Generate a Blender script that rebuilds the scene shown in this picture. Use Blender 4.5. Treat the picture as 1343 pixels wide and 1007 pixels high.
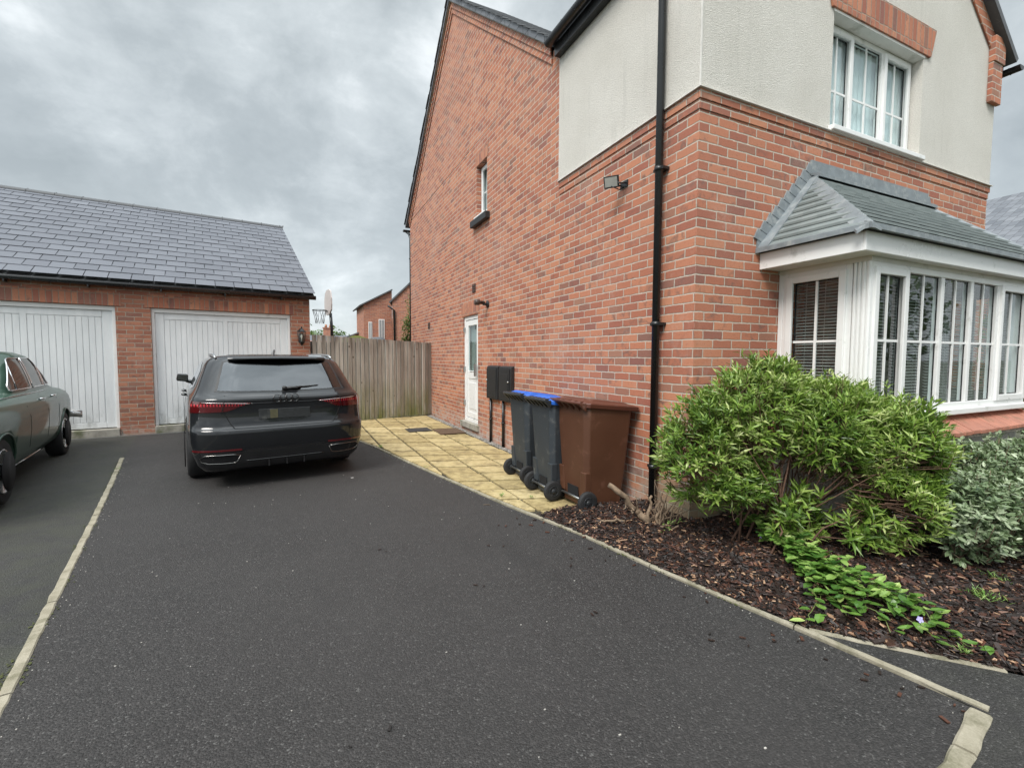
import bpy, bmesh, math, random
import numpy as np
from mathutils import Vector, Matrix, noise
R = math.radians
rnd = random.Random(7)
for o in list(bpy.data.objects): bpy.data.objects.remove(o)
scn = bpy.context.scene
col = scn.collection

# ---------------------------------------------------------------- camera
CAMH = 1.42
PITCH, YAW, ROLL = R(3.28), R(25), R(0.2)
fw = Vector((math.sin(YAW)*math.cos(PITCH), math.cos(YAW)*math.cos(PITCH), -math.sin(PITCH)))
rt = Vector((math.cos(YAW), -math.sin(YAW), 0)); up = rt.cross(fw)
r2 = rt*math.cos(ROLL)+up*math.sin(ROLL); u2 = up*math.cos(ROLL)-rt*math.sin(ROLL)
cam = bpy.data.objects.new("camera", bpy.data.cameras.new("camera")); col.objects.link(cam)
M = Matrix((r2, u2, -fw)).transposed().to_4x4(); M.translation = (0, 0, CAMH); cam.matrix_world = M
cam.data.sensor_width = 36; cam.data.lens = 36*602/1343; cam.data.clip_start = 0.05; cam.data.clip_end = 2000
scn.camera = cam
scn.render.resolution_x, scn.render.resolution_y = 1024, 767

# ---------------------------------------------------------------- view
scn.view_settings.view_transform = 'Standard'; scn.view_settings.look = 'None'
scn.view_settings.exposure = 1.14; scn.view_settings.gamma = 1

# ---------------------------------------------------------------- node helper
class NT:
    def __init__(s, tree): s.t = tree; s.n = tree.nodes; s.l = tree.links
    def node(s, typ, **kw):
        n = s.n.new(typ)
        for k, v in kw.items(): setattr(n, k, v)
        return n
    def put(s, inp, v):
        if isinstance(v, bpy.types.NodeSocket): s.l.new(v, inp)
        elif v is not None:
            if hasattr(inp.default_value, '__len__') and not hasattr(v, '__len__'): v = (v, v, v)
            if hasattr(inp.default_value, '__len__') and len(inp.default_value) == 4 and len(v) == 3: v = (*v, 1)
            inp.default_value = v
    def math(s, op, a, b=None, c=None, clamp=False):
        n = s.node('ShaderNodeMath', operation=op, use_clamp=clamp); s.put(n.inputs[0], a)
        if b is not None: s.put(n.inputs[1], b)
        if c is not None: s.put(n.inputs[2], c)
        return n.outputs[0]
    def vmath(s, op, a, b=None, scale=None):
        n = s.node('ShaderNodeVectorMath', operation=op); s.put(n.inputs[0], a)
        if b is not None: s.put(n.inputs[1], b)
        if scale is not None: s.put(n.inputs['Scale'], scale)
        return n.outputs[0]
    def noise(s, vec, scale, detail=3, rough=.5, dist=0, out=0):
        n = s.node('ShaderNodeTexNoise'); s.put(n.inputs['Vector'], vec); n.inputs['Scale'].default_value = scale
        n.inputs['Detail'].default_value = detail; n.inputs['Roughness'].default_value = rough; n.inputs['Distortion'].default_value = dist
        return n.outputs[out]
    def voro(s, vec, scale, feature='F1', out=0, rand=1):
        n = s.node('ShaderNodeTexVoronoi', feature=feature); s.put(n.inputs['Vector'], vec); n.inputs['Scale'].default_value = scale
        n.inputs['Randomness'].default_value = rand
        return n.outputs[out]
    def wnoise(s, vec):
        n = s.node('ShaderNodeTexWhiteNoise', noise_dimensions='3D'); s.put(n.inputs['Vector'], vec); return n
    def ramp(s, f, stops, interp='LINEAR'):
        n = s.node('ShaderNodeValToRGB'); s.put(n.inputs[0], f); cr = n.color_ramp; cr.interpolation = interp
        while len(cr.elements) < len(stops): cr.elements.new(.5)
        for e, (p, c) in zip(cr.elements, stops): e.position = p; e.color = (*c, 1) if hasattr(c, '__len__') else (c, c, c, 1)
        return n.outputs[0]
    def mix(s, f, a, b, mode='MIX'):
        n = s.node('ShaderNodeMix', data_type='RGBA', blend_type=mode); s.put(n.inputs[0], f); s.put(n.inputs[6], a); s.put(n.inputs[7], b)
        return n.outputs[2]
    def maprange(s, v, a, b, c=0, d=1, smooth=False):
        n = s.node('ShaderNodeMapRange'); s.put(n.inputs[0], v)
        if smooth: n.interpolation_type = 'SMOOTHSTEP'
        for i, x in zip((1, 2, 3, 4), (a, b, c, d)): n.inputs[i].default_value = x
        return n.outputs[0]
    def bump(s, h, strength=.5, dist=.01, normal=None):
        n = s.node('ShaderNodeBump'); s.put(n.inputs['Height'], h); n.inputs['Strength'].default_value = strength
        n.inputs['Distance'].default_value = dist
        if normal is not None: s.put(n.inputs['Normal'], normal)
        return n.outputs[0]
    def sep(s, v): n = s.node('ShaderNodeSeparateXYZ'); s.put(n.inputs[0], v); return n.outputs
    def comb(s, x, y, z=0):
        n = s.node('ShaderNodeCombineXYZ'); s.put(n.inputs[0], x); s.put(n.inputs[1], y); s.put(n.inputs[2], z); return n.outputs[0]

def material(name):
    m = bpy.data.materials.new(name); m.use_nodes = True
    nt = NT(m.node_tree); b = m.node_tree.nodes['Principled BSDF']
    return m, nt, b
def uvof(nt): return nt.node('ShaderNodeUVMap', uv_map='UVMap').outputs[0]
def objc(nt): return nt.node('ShaderNodeTexCoord').outputs['Object']
def simple(name, c, rough=.5, metal=0, var=.12, scale=12, bump=0, bscale=200, coat=0, spec=None, dirt=None):
    m, nt, b = material(name); o = objc(nt)
    n = nt.noise(o, scale, 4, .6)
    c1 = tuple(x*(1-var) for x in c); c2 = tuple(min(1, x*(1+var)) for x in c)
    cc = nt.ramp(n, [(.3, c1), (.7, c2)])
    if dirt:
        g = nt.noise(o, dirt[1], 5, .65); cc = nt.mix(nt.maprange(g, dirt[2], dirt[3]), cc, dirt[0])
    nt.put(b.inputs['Base Color'], cc)
    nt.put(b.inputs['Roughness'], nt.maprange(n, .2, .8, max(.02, rough-.06), min(1, rough+.06)))
    b.inputs['Metallic'].default_value = metal; b.inputs['Coat Weight'].default_value = coat; b.inputs['Coat Roughness'].default_value = .03
    if spec is not None: b.inputs['Specular IOR Level'].default_value = spec
    if bump: nt.put(b.inputs['Normal'], nt.bump(nt.noise(o, bscale, 3, .6), bump, .003))
    return m

# ---------------------------------------------------------------- world: overcast, brighter overhead
SUN_EL, SUN_AZ = R(50), R(238)       # azimuth clockwise from +Y
w = bpy.data.worlds.new("World"); scn.world = w; w.use_nodes = True
nt = NT(w.node_tree); bg = w.node_tree.nodes['Background']
sky = nt.node('ShaderNodeTexSky', sky_type='NISHITA'); sky.sun_disc = False; sky.sun_elevation = SUN_EL; sky.sun_rotation = SUN_AZ
gen = nt.node('ShaderNodeTexCoord').outputs['Generated']
x, y, z = nt.sep(gen)
zz = nt.math('ADD', nt.math('MAXIMUM', z, 0.0), 0.50)
pl = nt.comb(nt.math('DIVIDE', x, zz), nt.math('DIVIDE', y, zz), 0)
wv = nt.noise(pl, 1.6, 3, .5, out=1)
pw = nt.vmath('ADD', pl, nt.vmath('SCALE', wv, scale=.22))
n1 = nt.noise(pw, 3.4, 9, .60)
n2 = nt.noise(pw, 1.5, 3, .5)
nn = nt.math('ADD', nt.math('MULTIPLY', n1, .6), nt.math('MULTIPLY', n2, .4))
cl = nt.ramp(nn, [(.36, (.195, .218, .228)), (.46, (.240, .265, .276)), (.54, (.315, .342, .353)), (.62, (.45, .475, .485))])
# brighter cloud low down near the horizon and a brighter zenith above the frame
hz = nt.maprange(z, 0.0, .30, .42, 0)
cl = nt.mix(hz, cl, (.46, .49, .50))
zen = nt.maprange(z, .58, 1.0, 1.0, 3.0, smooth=True)
dn = nt.node('ShaderNodeVectorMath', operation='DOT_PRODUCT'); nt.put(dn.inputs[0], gen); dn.inputs[1].default_value = (math.sin(SUN_AZ)*.8, math.cos(SUN_AZ)*.8, .6)
back = nt.maprange(dn.outputs['Value'], .1, 1, 1, 1.6, smooth=True)
fac = nt.math('MULTIPLY', zen, back)
cl = nt.vmath('SCALE', cl, scale=fac)
skc = nt.vmath('SCALE', sky.outputs[0], scale=.1)
fin = nt.mix(.94, skc, cl)
nt.put(bg.inputs['Color'], fin); bg.inputs['Strength'].default_value = 1.0
sun = bpy.data.objects.new("sun", bpy.data.lights.new("sun", 'SUN')); col.objects.link(sun)
sun.data.energy = 1.5; sun.data.angle = R(24); sun.data.color = (1, .96, .9)
d = Vector((math.sin(SUN_AZ)*math.cos(SUN_EL), math.cos(SUN_AZ)*math.cos(SUN_EL), math.sin(SUN_EL)))
sun.rotation_euler = d.to_track_quat('Z', 'Y').to_euler()

# ---------------------------------------------------------------- mesh builder
class MB:
    def __init__(s): s.v = []; s.f = []; s.c = []; s.cur = None; s.sm = []
    def add(s, vs, fs, smooth=False, tone=None):
        k = len(s.v); s.v.extend([tuple(p) for p in vs])
        s.f.extend([tuple(i+k for i in f) for f in fs]); s.sm.extend([smooth]*len(fs))
        s.c.extend([tone if tone is not None else .5]*len(vs))
        return s
    def box(s, a, b, M=None, tone=None):
        x0, y0, z0 = (min(a[i], b[i]) for i in range(3)); x1, y1, z1 = (max(a[i], b[i]) for i in range(3))
        vs = [Vector(p) for p in ((x0,y0,z0),(x1,y0,z0),(x1,y1,z0),(x0,y1,z0),(x0,y0,z1),(x1,y0,z1),(x1,y1,z1),(x0,y1,z1))]
        if M is not None: vs = [M@p for p in vs]
        return s.add(vs, [(0,3,2,1),(4,5,6,7),(0,1,5,4),(1,2,6,5),(2,3,7,6),(3,0,4,7)], tone=tone)
    def hexa(s, vs, tone=None):   # 8 points, order as box
        return s.add(vs, [(0,3,2,1),(4,5,6,7),(0,1,5,4),(1,2,6,5),(2,3,7,6),(3,0,4,7)], tone=tone)
    def prism(s, poly, vec, tone=None, smooth=False):   # poly: list of 3d points, extruded by vec
        n = len(poly); P = [Vector(p) for p in poly]; Q = [p+Vector(vec) for p in P]
        nrm = Vector((0, 0, 0))
        for i in range(n): nrm += P[i].cross(P[(i+1) % n])
        side = [(i, (i+1) % n, n+(i+1) % n, n+i) for i in range(n)]
        caps = [tuple(range(n-1, -1, -1)), tuple(range(n, 2*n))]
        fs = caps+side
        if nrm.dot(Vector(vec)) < 0: fs = [tuple(reversed(f)) for f in fs]
        return s.add(P+Q, fs, tone=tone, smooth=smooth)
    def tube(s, pts, r, n=8, cap=True, smooth=True, tone=None):
        P = [Vector(p) for p in pts]; rs = r if hasattr(r, '__len__') else [r]*len(P)
        vs = []; prev = None
        for i, p in enumerate(P):
            t = (P[min(i+1, len(P)-1)]-P[max(i-1, 0)]).normalized()
            if prev is None:
                a = t.cross(Vector((0, 0, 1)))
                if a.length < .05: a = t.cross(Vector((0, 1, 0)))
            else: a = prev-t*prev.dot(t)
            a.normalize(); prev = a; b = t.cross(a)
            vs += [p+(a*math.cos(q)+b*math.sin(q))*rs[i] for q in [2*math.pi*k/n for k in range(n)]]
        fs = []
        for i in range(len(P)-1):
            for k in range(n): fs.append((i*n+k, i*n+(k+1) % n, (i+1)*n+(k+1) % n, (i+1)*n+k))
        if cap: fs.append(tuple(range(n-1, -1, -1))); fs.append(tuple((len(P)-1)*n+k for k in range(n)))
        return s.add(vs, fs, smooth, tone)
    def lathe(s, prof, c, axis='z', n=24, smooth=True, tone=None):   # prof: (radius, height)
        vs = []
        for (r, h) in prof:
            for k in range(n):
                q = 2*math.pi*k/n; a, b = r*math.cos(q), r*math.sin(q)
                p = {'z': (a, b, h), 'x': (h, a, b), 'y': (b, h, a)}[axis]
                vs.append((p[0]+c[0], p[1]+c[1], p[2]+c[2]))
        fs = []
        for i in range(len(prof)-1):
            for k in range(n): fs.append((i*n+k, i*n+(k+1) % n, (i+1)*n+(k+1) % n, (i+1)*n+k))
        fs.append(tuple(range(n-1, -1, -1))); fs.append(tuple((len(prof)-1)*n+k for k in range(n)))
        return s.add(vs, fs, smooth, tone)
    def grid(s, G, smooth=True, close=False, tone=None, flip=False):
        nr, nc = len(G), len(G[0]); vs = [p for row in G for p in row]; fs = []
        for i in range(nr-1):
            for j in range(nc if close else nc-1):
                q = (i*nc+j, i*nc+(j+1) % nc, (i+1)*nc+(j+1) % nc, (i+1)*nc+j)
                fs.append(tuple(reversed(q)) if flip else q)
        return s.add(vs, fs, smooth, tone)
    def build(s, name, mat, parent=None, bevel=0, swap=False, uoff=0, seg=2, fixn=False, subsurf=0):
        me = bpy.data.meshes.new(name); me.from_pydata(s.v, [], s.f); me.update()
        if fixn:
            bm = bmesh.new(); bm.from_mesh(me); bmesh.ops.recalc_face_normals(bm, faces=bm.faces); bm.to_mesh(me); bm.free()
        me.materials.append(mat)
        me.polygons.foreach_set('use_smooth', s.sm)
        uv = me.uv_layers.new(name='UVMap')
        co = s.v
        buf = np.zeros(len(me.loops)*2)
        for p in me.polygons:
            n = p.normal
            for li in p.loop_indices:
                v = co[me.loops[li].vertex_index]
                if abs(n.z) > .75: a, b = v[0], v[1]
                else:
                    h = math.hypot(n.x, n.y); tx, ty = -n.y/h, n.x/h
                    if abs(tx) > abs(ty): a = v[0]*math.copysign(1, tx)/max(abs(tx), .5) if abs(tx) < .999 else v[0]*math.copysign(1, tx)
                    else: a = v[1]*math.copysign(1, ty); a += uoff
                    b = v[2]
                if swap: a, b = b, a
                buf[2*li] = a; buf[2*li+1] = b
        uv.data.foreach_set('uv', buf)
        at = me.attributes.new('tone', 'FLOAT', 'POINT'); at.data.foreach_set('value', s.c)
        o = bpy.data.objects.new(name, me); col.objects.link(o)
        if parent: o.parent = parent
        if bevel:
            md = o.modifiers.new('bev', 'BEVEL'); md.width = bevel; md.segments = seg; md.limit_method = 'ANGLE'; md.angle_limit = R(40)
        if subsurf:
            md = o.modifiers.new('sub', 'SUBSURF'); md.levels = md.render_levels = subsurf
        return o
def thing(name, label, cat, loc=(0, 0, 0), rz=0, group=None):
    o = bpy.data.objects.new(name, None); col.objects.link(o); o.location = loc; o.rotation_euler = (0, 0, rz)
    o.empty_display_size = .2
    o['label'] = label; o['category'] = cat
    if group: o['group'] = group
    return o
def tag(o, label, cat, group=None, kind=None):
    o['label'] = label; o['category'] = cat
    if group: o['group'] = group
    if kind: o['kind'] = kind
    return o
def structure(o): o['kind'] = 'structure'; return o
def setloc(o, loc): o.location = loc; return o

# ---------------------------------------------------------------- materials
def brick_mat(name, base=((.35,.108,.058),(.46,.160,.082),(.52,.215,.115),(.29,.080,.050),(.20,.070,.058)), mortar=(.56,.49,.41), dark=.35, stain=True, zs=(0.08, .42), W=.225, H=.075, bond=.5):
    m, nt, b = material(name); uv = uvof(nt)
    wob = nt.noise(uv, 14, 3, .5, out=1)
    uvw = nt.vmath('ADD', uv, nt.vmath('SCALE', nt.vmath('SUBTRACT', wob, (.5, .5, .5)), scale=.013))
    u, v, _ = nt.sep(uvw)
    rowf = nt.math('DIVIDE', v, H); row = nt.math('FLOOR', rowf)
    xo = nt.math('ADD', nt.math('DIVIDE', u, W), nt.math('MULTIPLY', nt.math('FLOORED_MODULO', row, 2), bond))
    xo = nt.math('ADD', xo, nt.math('MULTIPLY', nt.wnoise(nt.comb(row, 3.3, 0)).outputs[0], .06))
    cl_ = nt.math('FLOOR', xo)
    fx = nt.math('MULTIPLY', nt.math('FRACT', xo), W); fy = nt.math('MULTIPLY', nt.math('FRACT', rowf), H)
    dx = nt.math('MINIMUM', fx, nt.math('SUBTRACT', W, fx)); dy = nt.math('MINIMUM', fy, nt.math('SUBTRACT', H, fy))
    ds = nt.math('MINIMUM', dx, dy)
    ds = nt.math('ADD', ds, nt.math('MULTIPLY', nt.math('SUBTRACT', nt.noise(uv, 60, 3, .6), .5), .0035))
    mask = nt.maprange(ds, .0042, .0068)          # 0 mortar, 1 brick
    wn = nt.wnoise(nt.comb(cl_, row, 0))
    c = nt.ramp(wn.outputs[0], [(0, base[3]), (.12, base[0]), (.42, base[1]), (.72, base[2]), (.9, base[0]), (1, base[4])])
    # fired smudges
    rv = nt.sep(wn.outputs[1])
    sm = nt.noise(uv, 11, 4, .6, .6)
    smk = nt.math('MULTIPLY', nt.maprange(sm, .50, .66), nt.maprange(rv[1], .55, .8))
    c = nt.mix(nt.math('MULTIPLY', smk, .8), c, (.085, .06, .055))
    allk = nt.math('MULTIPLY', nt.maprange(rv[2], .92, .935), .5)
    c = nt.mix(allk, c, (.11, .085, .075))
    g = nt.noise(uv, 160, 3, .65)
    c = nt.mix(nt.maprange(g, .3, .75, 0, .28), c, (.50, .27, .19))
    big = nt.noise(uv, .55, 3, .5)
    c = nt.mix(nt.maprange(big, .35, .7, 0, .30), c, (.42, .19, .13))
    md_ = nt.noise(uv, 38, 4, .7); c = nt.mix(nt.maprange(md_, .56, .72, 0, .45), c, (.12, .06, .05))
    mc = nt.ramp(nt.noise(uv, 25, 3, .6), [(.3, tuple(q*.72 for q in mortar)), (.65, mortar), (.8, tuple(q*1.15 for q in mortar))])
    cc = nt.mix(mask, mc, c)
    if stain:
        _, _, zc = nt.sep(objc(nt))
        eff = nt.math('MULTIPLY', nt.maprange(nt.noise(uv, 1.1, 6, .75), .52, .70), nt.maprange(nt.noise(uv, 24, 4, .7), .40, .60))
        cc = nt.mix(nt.math('MULTIPLY', eff, .35), cc, (.58, .47, .40))
        low = nt.math('MULTIPLY', nt.maprange(zc, zs[1], zs[0]), nt.maprange(nt.noise(uv, 7, 5, .7), .42, .60))
        cc = nt.mix(nt.math('MULTIPLY', low, .72), cc, (.46, .42, .38))
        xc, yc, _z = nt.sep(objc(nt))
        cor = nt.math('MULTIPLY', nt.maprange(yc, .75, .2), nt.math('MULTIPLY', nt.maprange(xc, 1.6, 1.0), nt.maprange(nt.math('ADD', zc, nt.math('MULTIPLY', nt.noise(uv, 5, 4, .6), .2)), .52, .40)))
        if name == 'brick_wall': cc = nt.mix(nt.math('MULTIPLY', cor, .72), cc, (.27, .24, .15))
    nt.put(b.inputs['Base Color'], cc)
    nt.put(b.inputs['Roughness'], nt.maprange(mask, 0, 1, .95, .78))
    h = nt.math('ADD', mask, nt.math('MULTIPLY', g, .35))
    nt.put(b.inputs['Normal'], nt.bump(h, .8, .006))
    return m
M_brick = brick_mat('brick_wall')
M_brickg = brick_mat('garage_brick', base=((.27,.085,.045),(.34,.12,.065),(.40,.165,.095),(.22,.07,.045),(.17,.07,.055)), mortar=(.40,.34,.27), zs=(.05, .3))
M_soldier = brick_mat('soldier_brick', stain=False, bond=0, mortar=(.36, .27, .21))
M_brickfar = brick_mat('far_brick', base=((.36,.12,.07),(.42,.16,.09),(.45,.19,.11),(.32,.11,.07),(.30,.12,.09)), mortar=(.42, .32, .26), stain=False)

def render_mat():
    m, nt, b = material('pebble_render'); o = objc(nt); uv = uvof(nt)
    n = nt.noise(o, 1.3, 5, .6); g = nt.voro(o, 190, out=0)
    c = nt.ramp(n, [(.3, (.76, .73, .665)), (.7, (.87, .84, .78))])
    gr = nt.noise(o, 95, 3, .7)
    c = nt.mix(nt.maprange(gr, .35, .7, 0, .5), c, (.40, .38, .34))
    st = nt.vmath('MULTIPLY', o, (7, 7, .7))
    s_ = nt.noise(st, 1, 5, .7)
    c = nt.mix(nt.maprange(s_, .57, .80, 0, .28), c, (.34, .33, .29))
    nt.put(b.inputs['Base Color'], c); b.inputs['Roughness'].default_value = .95
    nt.put(b.inputs['Normal'], nt.bump(nt.math('ADD', g, gr), .9, .008))
    return m
M_render = render_mat()

def slate_mat(name, c1, c2, moss=0, rough=.45):
    m, nt, b = material(name); o = objc(nt)
    t = nt.node('ShaderNodeAttribute', attribute_name='tone').outputs['Fac']
    n = nt.noise(o, 5, 5, .65)
    f = nt.math('ADD', nt.math('MULTIPLY', t, .65), nt.math('MULTIPLY', n, .4))
    c = nt.ramp(f, [(.15, c1), (.85, c2)])
    g = nt.noise(o, 45, 4, .7)
    c = nt.mix(nt.maprange(g, .58, .8, 0, .35+moss), c, (.30, .31, .29))
    nt.put(b.inputs['Base Color'], c); nt.put(b.inputs['Roughness'], nt.maprange(n, .3, .7, rough-.1, rough+.12))
    nt.put(b.inputs['Normal'], nt.bump(g, .3, .003))
    return m
M_slate = slate_mat('blue_slate', (.085, .092, .112), (.145, .155, .18), rough=.62)
M_slate2 = slate_mat('weathered_grey_tile', (.11, .135, .135), (.25, .28, .275), .3, .6)
M_slate3 = slate_mat('dark_slate', (.05, .055, .06), (.12, .125, .135), .2, .6)

def patterned_roof():
    m, nt, b = material('slate_roofing'); uv = uvof(nt); u, v, _ = nt.sep(uv)
    H, W = .22, .3
    rf = nt.math('DIVIDE', v, H); row = nt.math('FLOOR', rf)
    xo = nt.math('ADD', nt.math('DIVIDE', u, W), nt.math('MULTIPLY', nt.math('FLOORED_MODULO', row, 2), .5))
    wn = nt.wnoise(nt.comb(nt.math('FLOOR', xo), row, 0)).outputs[0]
    fx = nt.math('MULTIPLY', nt.math('PINGPONG', xo, .5), W); fy = nt.math('MULTIPLY', nt.math('FRACT', rf), H)
    k = nt.maprange(nt.math('MINIMUM', fx, fy), .004, .012)
    c = nt.ramp(wn, [(0, (.09, .098, .115)), (1, (.17, .18, .20))])
    c = nt.mix(k, (.02, .02, .022), c)
    nt.put(b.inputs['Base Color'], c); b.inputs['Roughness'].default_value = .55
    nt.put(b.inputs['Normal'], nt.bump(k, .6, .008)); return m
M_roofpat = patterned_roof()

def asphalt_mat(name='asphalt', base=(.0215, .0196, .0190), green=0):
    m, nt, b = material(name); o = objc(nt)
    v1 = nt.voro(o, 140, out=1); v1s = nt.sep(v1)[0]
    vd = nt.voro(o, 140, out=0)
    n = nt.noise(o, 90, 4, .7); big = nt.noise(o, .7, 5, .6); mid = nt.noise(o, 5, 4, .6)
    c = nt.ramp(v1s, [(0, tuple(q*.3 for q in base)), (.5, base), (.8, tuple(q*2.0 for q in base)), (.95, tuple(q*2.8 for q in base)), (1, (.15, .147, .14))])
    c = nt.mix(nt.maprange(n, .40, .62, 0, .6), c, tuple(q*.35 for q in base))
    c = nt.mix(nt.maprange(big, .35, .7, 0, .55), c, tuple(q*1.55 for q in base))
    if green:
        c = nt.mix(nt.math('MULTIPLY', nt.maprange(mid, .35, .65), green), c, (.040, .043, .028))
    sp = nt.voro(nt.vmath('ADD', o, (3.1, 5.2, 0)), 23, out=0)
    c = nt.mix(nt.maprange(sp, .045, .03), c, (.22, .21, .19))
    hg = nt.noise(o, .28, 6, .62); c = nt.mix(nt.maprange(hg, .38, .66, 0, .5), c, (.045, .0415, .040))
    dk = nt.noise(nt.vmath('MULTIPLY', o, (1.6, .5, 1)), 1, 5, .6); c = nt.mix(nt.maprange(dk, .56, .72, 0, .45), c, (.013, .0125, .0125))
    nt.put(b.inputs['Base Color'], c)
    nt.put(b.inputs['Roughness'], nt.maprange(big, .3, .7, .62, .85))
    h = nt.math('ADD', nt.math('MULTIPLY', vd, -1.2), nt.math('MULTIPLY', n, .8))
    nt.put(b.inputs['Normal'], nt.bump(h, .75, .005))
    return m
M_asph = asphalt_mat()
M_asph2 = asphalt_mat('asphalt_mossy', (.0225, .022, .0205), .75)

def edging_mat():
    m, nt, b = material('concrete_edging'); o = objc(nt)
    n = nt.noise(o, 8, 6, .7); g = nt.noise(o, 120, 3, .6)
    c = nt.ramp(n, [(.25, (.12, .105, .065)), (.42, (.25, .225, .165)), (.7, (.38, .345, .27))])
    c = nt.mix(nt.maprange(g, .4, .7, 0, .4), c, (.24, .215, .16))
    c = nt.mix(nt.maprange(nt.noise(o, 4.2, 6, .75), .50, .66, 0, .8), c, (.105, .10, .055))
    nt.put(b.inputs['Base Color'], c); b.inputs['Roughness'].default_value = .9
    nt.put(b.inputs['Normal'], nt.bump(g, .5, .004)); return m
M_edge = edging_mat()

def slab_mat():
    m, nt, b = material('buff_slab'); o = objc(nt)
    t = nt.node('ShaderNodeAttribute', attribute_name='tone').outputs['Fac']
    n = nt.noise(o, 13, 7, .7, .4); g = nt.noise(o, 70, 4, .7)
    c = nt.ramp(nt.math('ADD', nt.math('MULTIPLY', t, .22), nt.math('MULTIPLY', n, .78)), [(.28, (.23, .17, .075)), (.47, (.41, .32, .15)), (.68, (.54, .44, .24))])
    d_ = nt.noise(o, 4.6, 8, .78)
    c = nt.mix(nt.maprange(d_, .49, .64, 0, .85), c, (.19, .145, .07))
    c = nt.mix(nt.maprange(g, .55, .75, 0, .4), c, (.30, .22, .10))
    nt.put(b.inputs['Base Color'], c); b.inputs['Roughness'].default_value = .85
    nt.put(b.inputs['Normal'], nt.bump(nt.math('ADD', n, g), .5, .006)); return m
M_slab = slab_mat()
M_joint = simple('sand_joint', (.035, .030, .018), .95, var=.4, scale=20)

def fence_mat():
    m, nt, b = material('weathered_timber'); o = objc(nt); x_, y_, z_ = nt.sep(o)
    t = nt.node('ShaderNodeAttribute', attribute_name='tone').outputs['Fac']
    st = nt.vmath('MULTIPLY', o, (40, 40, 2.2)); gr = nt.noise(nt.vmath('ADD', st, nt.comb(nt.math('MULTIPLY', t, 31), 0, 0)), 1, 5, .65, .6)
    c = nt.ramp(nt.math('ADD', nt.math('MULTIPLY', gr, .65), nt.math('MULTIPLY', t, .35)), [(.25, (.19, .165, .14)), (.5, (.37, .34, .30)), (.75, (.58, .55, .50))])
    kn = nt.voro(nt.vmath('MULTIPLY', o, (1, 1, .6)), 5.5, out=0)
    c = nt.mix(nt.maprange(kn, .10, .05), c, (.07, .045, .03))
    gz_ = nt.math('MULTIPLY', nt.maprange(z_, .95, .0), nt.maprange(nt.noise(nt.vmath('MULTIPLY', o, (4, 4, 1.2)), 1, 5, .65), .34, .55))
    c = nt.mix(nt.math('MULTIPLY', gz_, .95), c, (.15, .17, .035))
    tp = nt.math('MULTIPLY', nt.maprange(z_, 1.45, 1.85), nt.maprange(nt.noise(nt.vmath('MULTIPLY', o, (9, 9, 1.2)), 1, 4, .6), .42, .62))
    c = nt.mix(nt.math('MULTIPLY', tp, .7), c, (.075, .045, .028))
    nt.put(b.inputs['Base Color'], c); b.inputs['Roughness'].default_value = .85
    nt.put(b.inputs['Normal'], nt.bump(gr, .5, .004)); return m
M_fence = fence_mat()

def door_mat():
    m, nt, b = material('painted_garage_door'); o = objc(nt); _, _, z_ = nt.sep(o)
    n = nt.noise(nt.vmath('MULTIPLY', o, (6, 6, 1.2)), 1, 5, .65)
    c = nt.ramp(n, [(.3, (.66, .68, .69)), (.7, (.80, .815, .82))])
    low = nt.math('MULTIPLY', nt.maprange(z_, .75, .25), nt.maprange(nt.noise(nt.vmath('MULTIPLY', o, (5, 5, 3)), 1, 5, .7), .50, .68))
    c = nt.mix(nt.math('MULTIPLY', low, .55), c, (.22, .22, .20))
    nt.put(b.inputs['Base Color'], c); b.inputs['Roughness'].default_value = .42; return m
M_gdoor = door_mat()
M_upvc = simple('white_upvc', (.80, .80, .79), .3, var=.03, scale=3, dirt=((.45, .46, .42), 6, .60, .8))
M_white = simple('white_paint', (.74, .73, .70), .45, var=.05, scale=3, dirt=((.40, .40, .35), 4, .56, .75))
M_black = simple('black_plastic', (.012, .013, .014), .28, var=.2, scale=5)
M_blackm = simple('black_matt', (.018, .018, .019), .55, var=.25, scale=9, dirt=((.10, .10, .09), 30, .68, .8))
M_rubber = simple('rubber', (.016, .016, .017), .75, var=.3, scale=15)
M_lead = simple('lead_flashing', (.20, .225, .24), .5, .0, .18, 9, .3, 30, dirt=((.32, .34, .34), 12, .5, .7))
M_bin = simple('grey_bin_plastic', (.036, .043, .050), .48, var=.15, scale=4, bump=.2, bscale=400, dirt=((.14, .14, .13), 7, .58, .78))
M_binlid = simple('dark_bin_plastic', (.022, .025, .028), .4, var=.2, scale=6, dirt=((.10, .09, .08), 12, .58, .8))
M_blue = simple('blue_lid_plastic', (.018, .115, .50), .38, var=.12, scale=4)
M_brown = simple('brown_bin_plastic', (.092, .038, .020), .45, var=.12, scale=4, bump=.2, bscale=400, dirt=((.19, .09, .06), 6, .58, .8))
M_brown2 = simple('brown_lid_plastic', (.095, .032, .020), .36, var=.15, scale=5, dirt=((.17, .11, .09), 14, .58, .8))
M_steel = simple('galvanised_steel', (.45, .45, .44), .4, 1, .1, 20)
M_chrome = simple('chrome', (.75, .75, .76), .08, 1, .04, 20)
M_dark = simple('dark_void', (.006, .006, .007), .9)
M_tile = simple('red_sill_tile', (.40, .165, .11), .6, var=.2, scale=7, bump=.3, bscale=60, dirt=((.22, .12, .07), 5, .56, .7))
M_tilem = simple('sill_mortar', (.36, .31, .25), .95, var=.3, scale=30)
M_stone = simple('grey_stone', (.33, .31, .27), .9, var=.25, scale=10, bump=.4, bscale=60, dirt=((.12, .13, .07), 4, .5, .7))
M_mat = simple('coir_mat', (.10, .060, .035), .95, var=.45, scale=30, bump=.8, bscale=250)
M_iron = simple('rubber_mat', (.035, .033, .032), .8, var=.35, scale=30, bump=.6, bscale=120)
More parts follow.
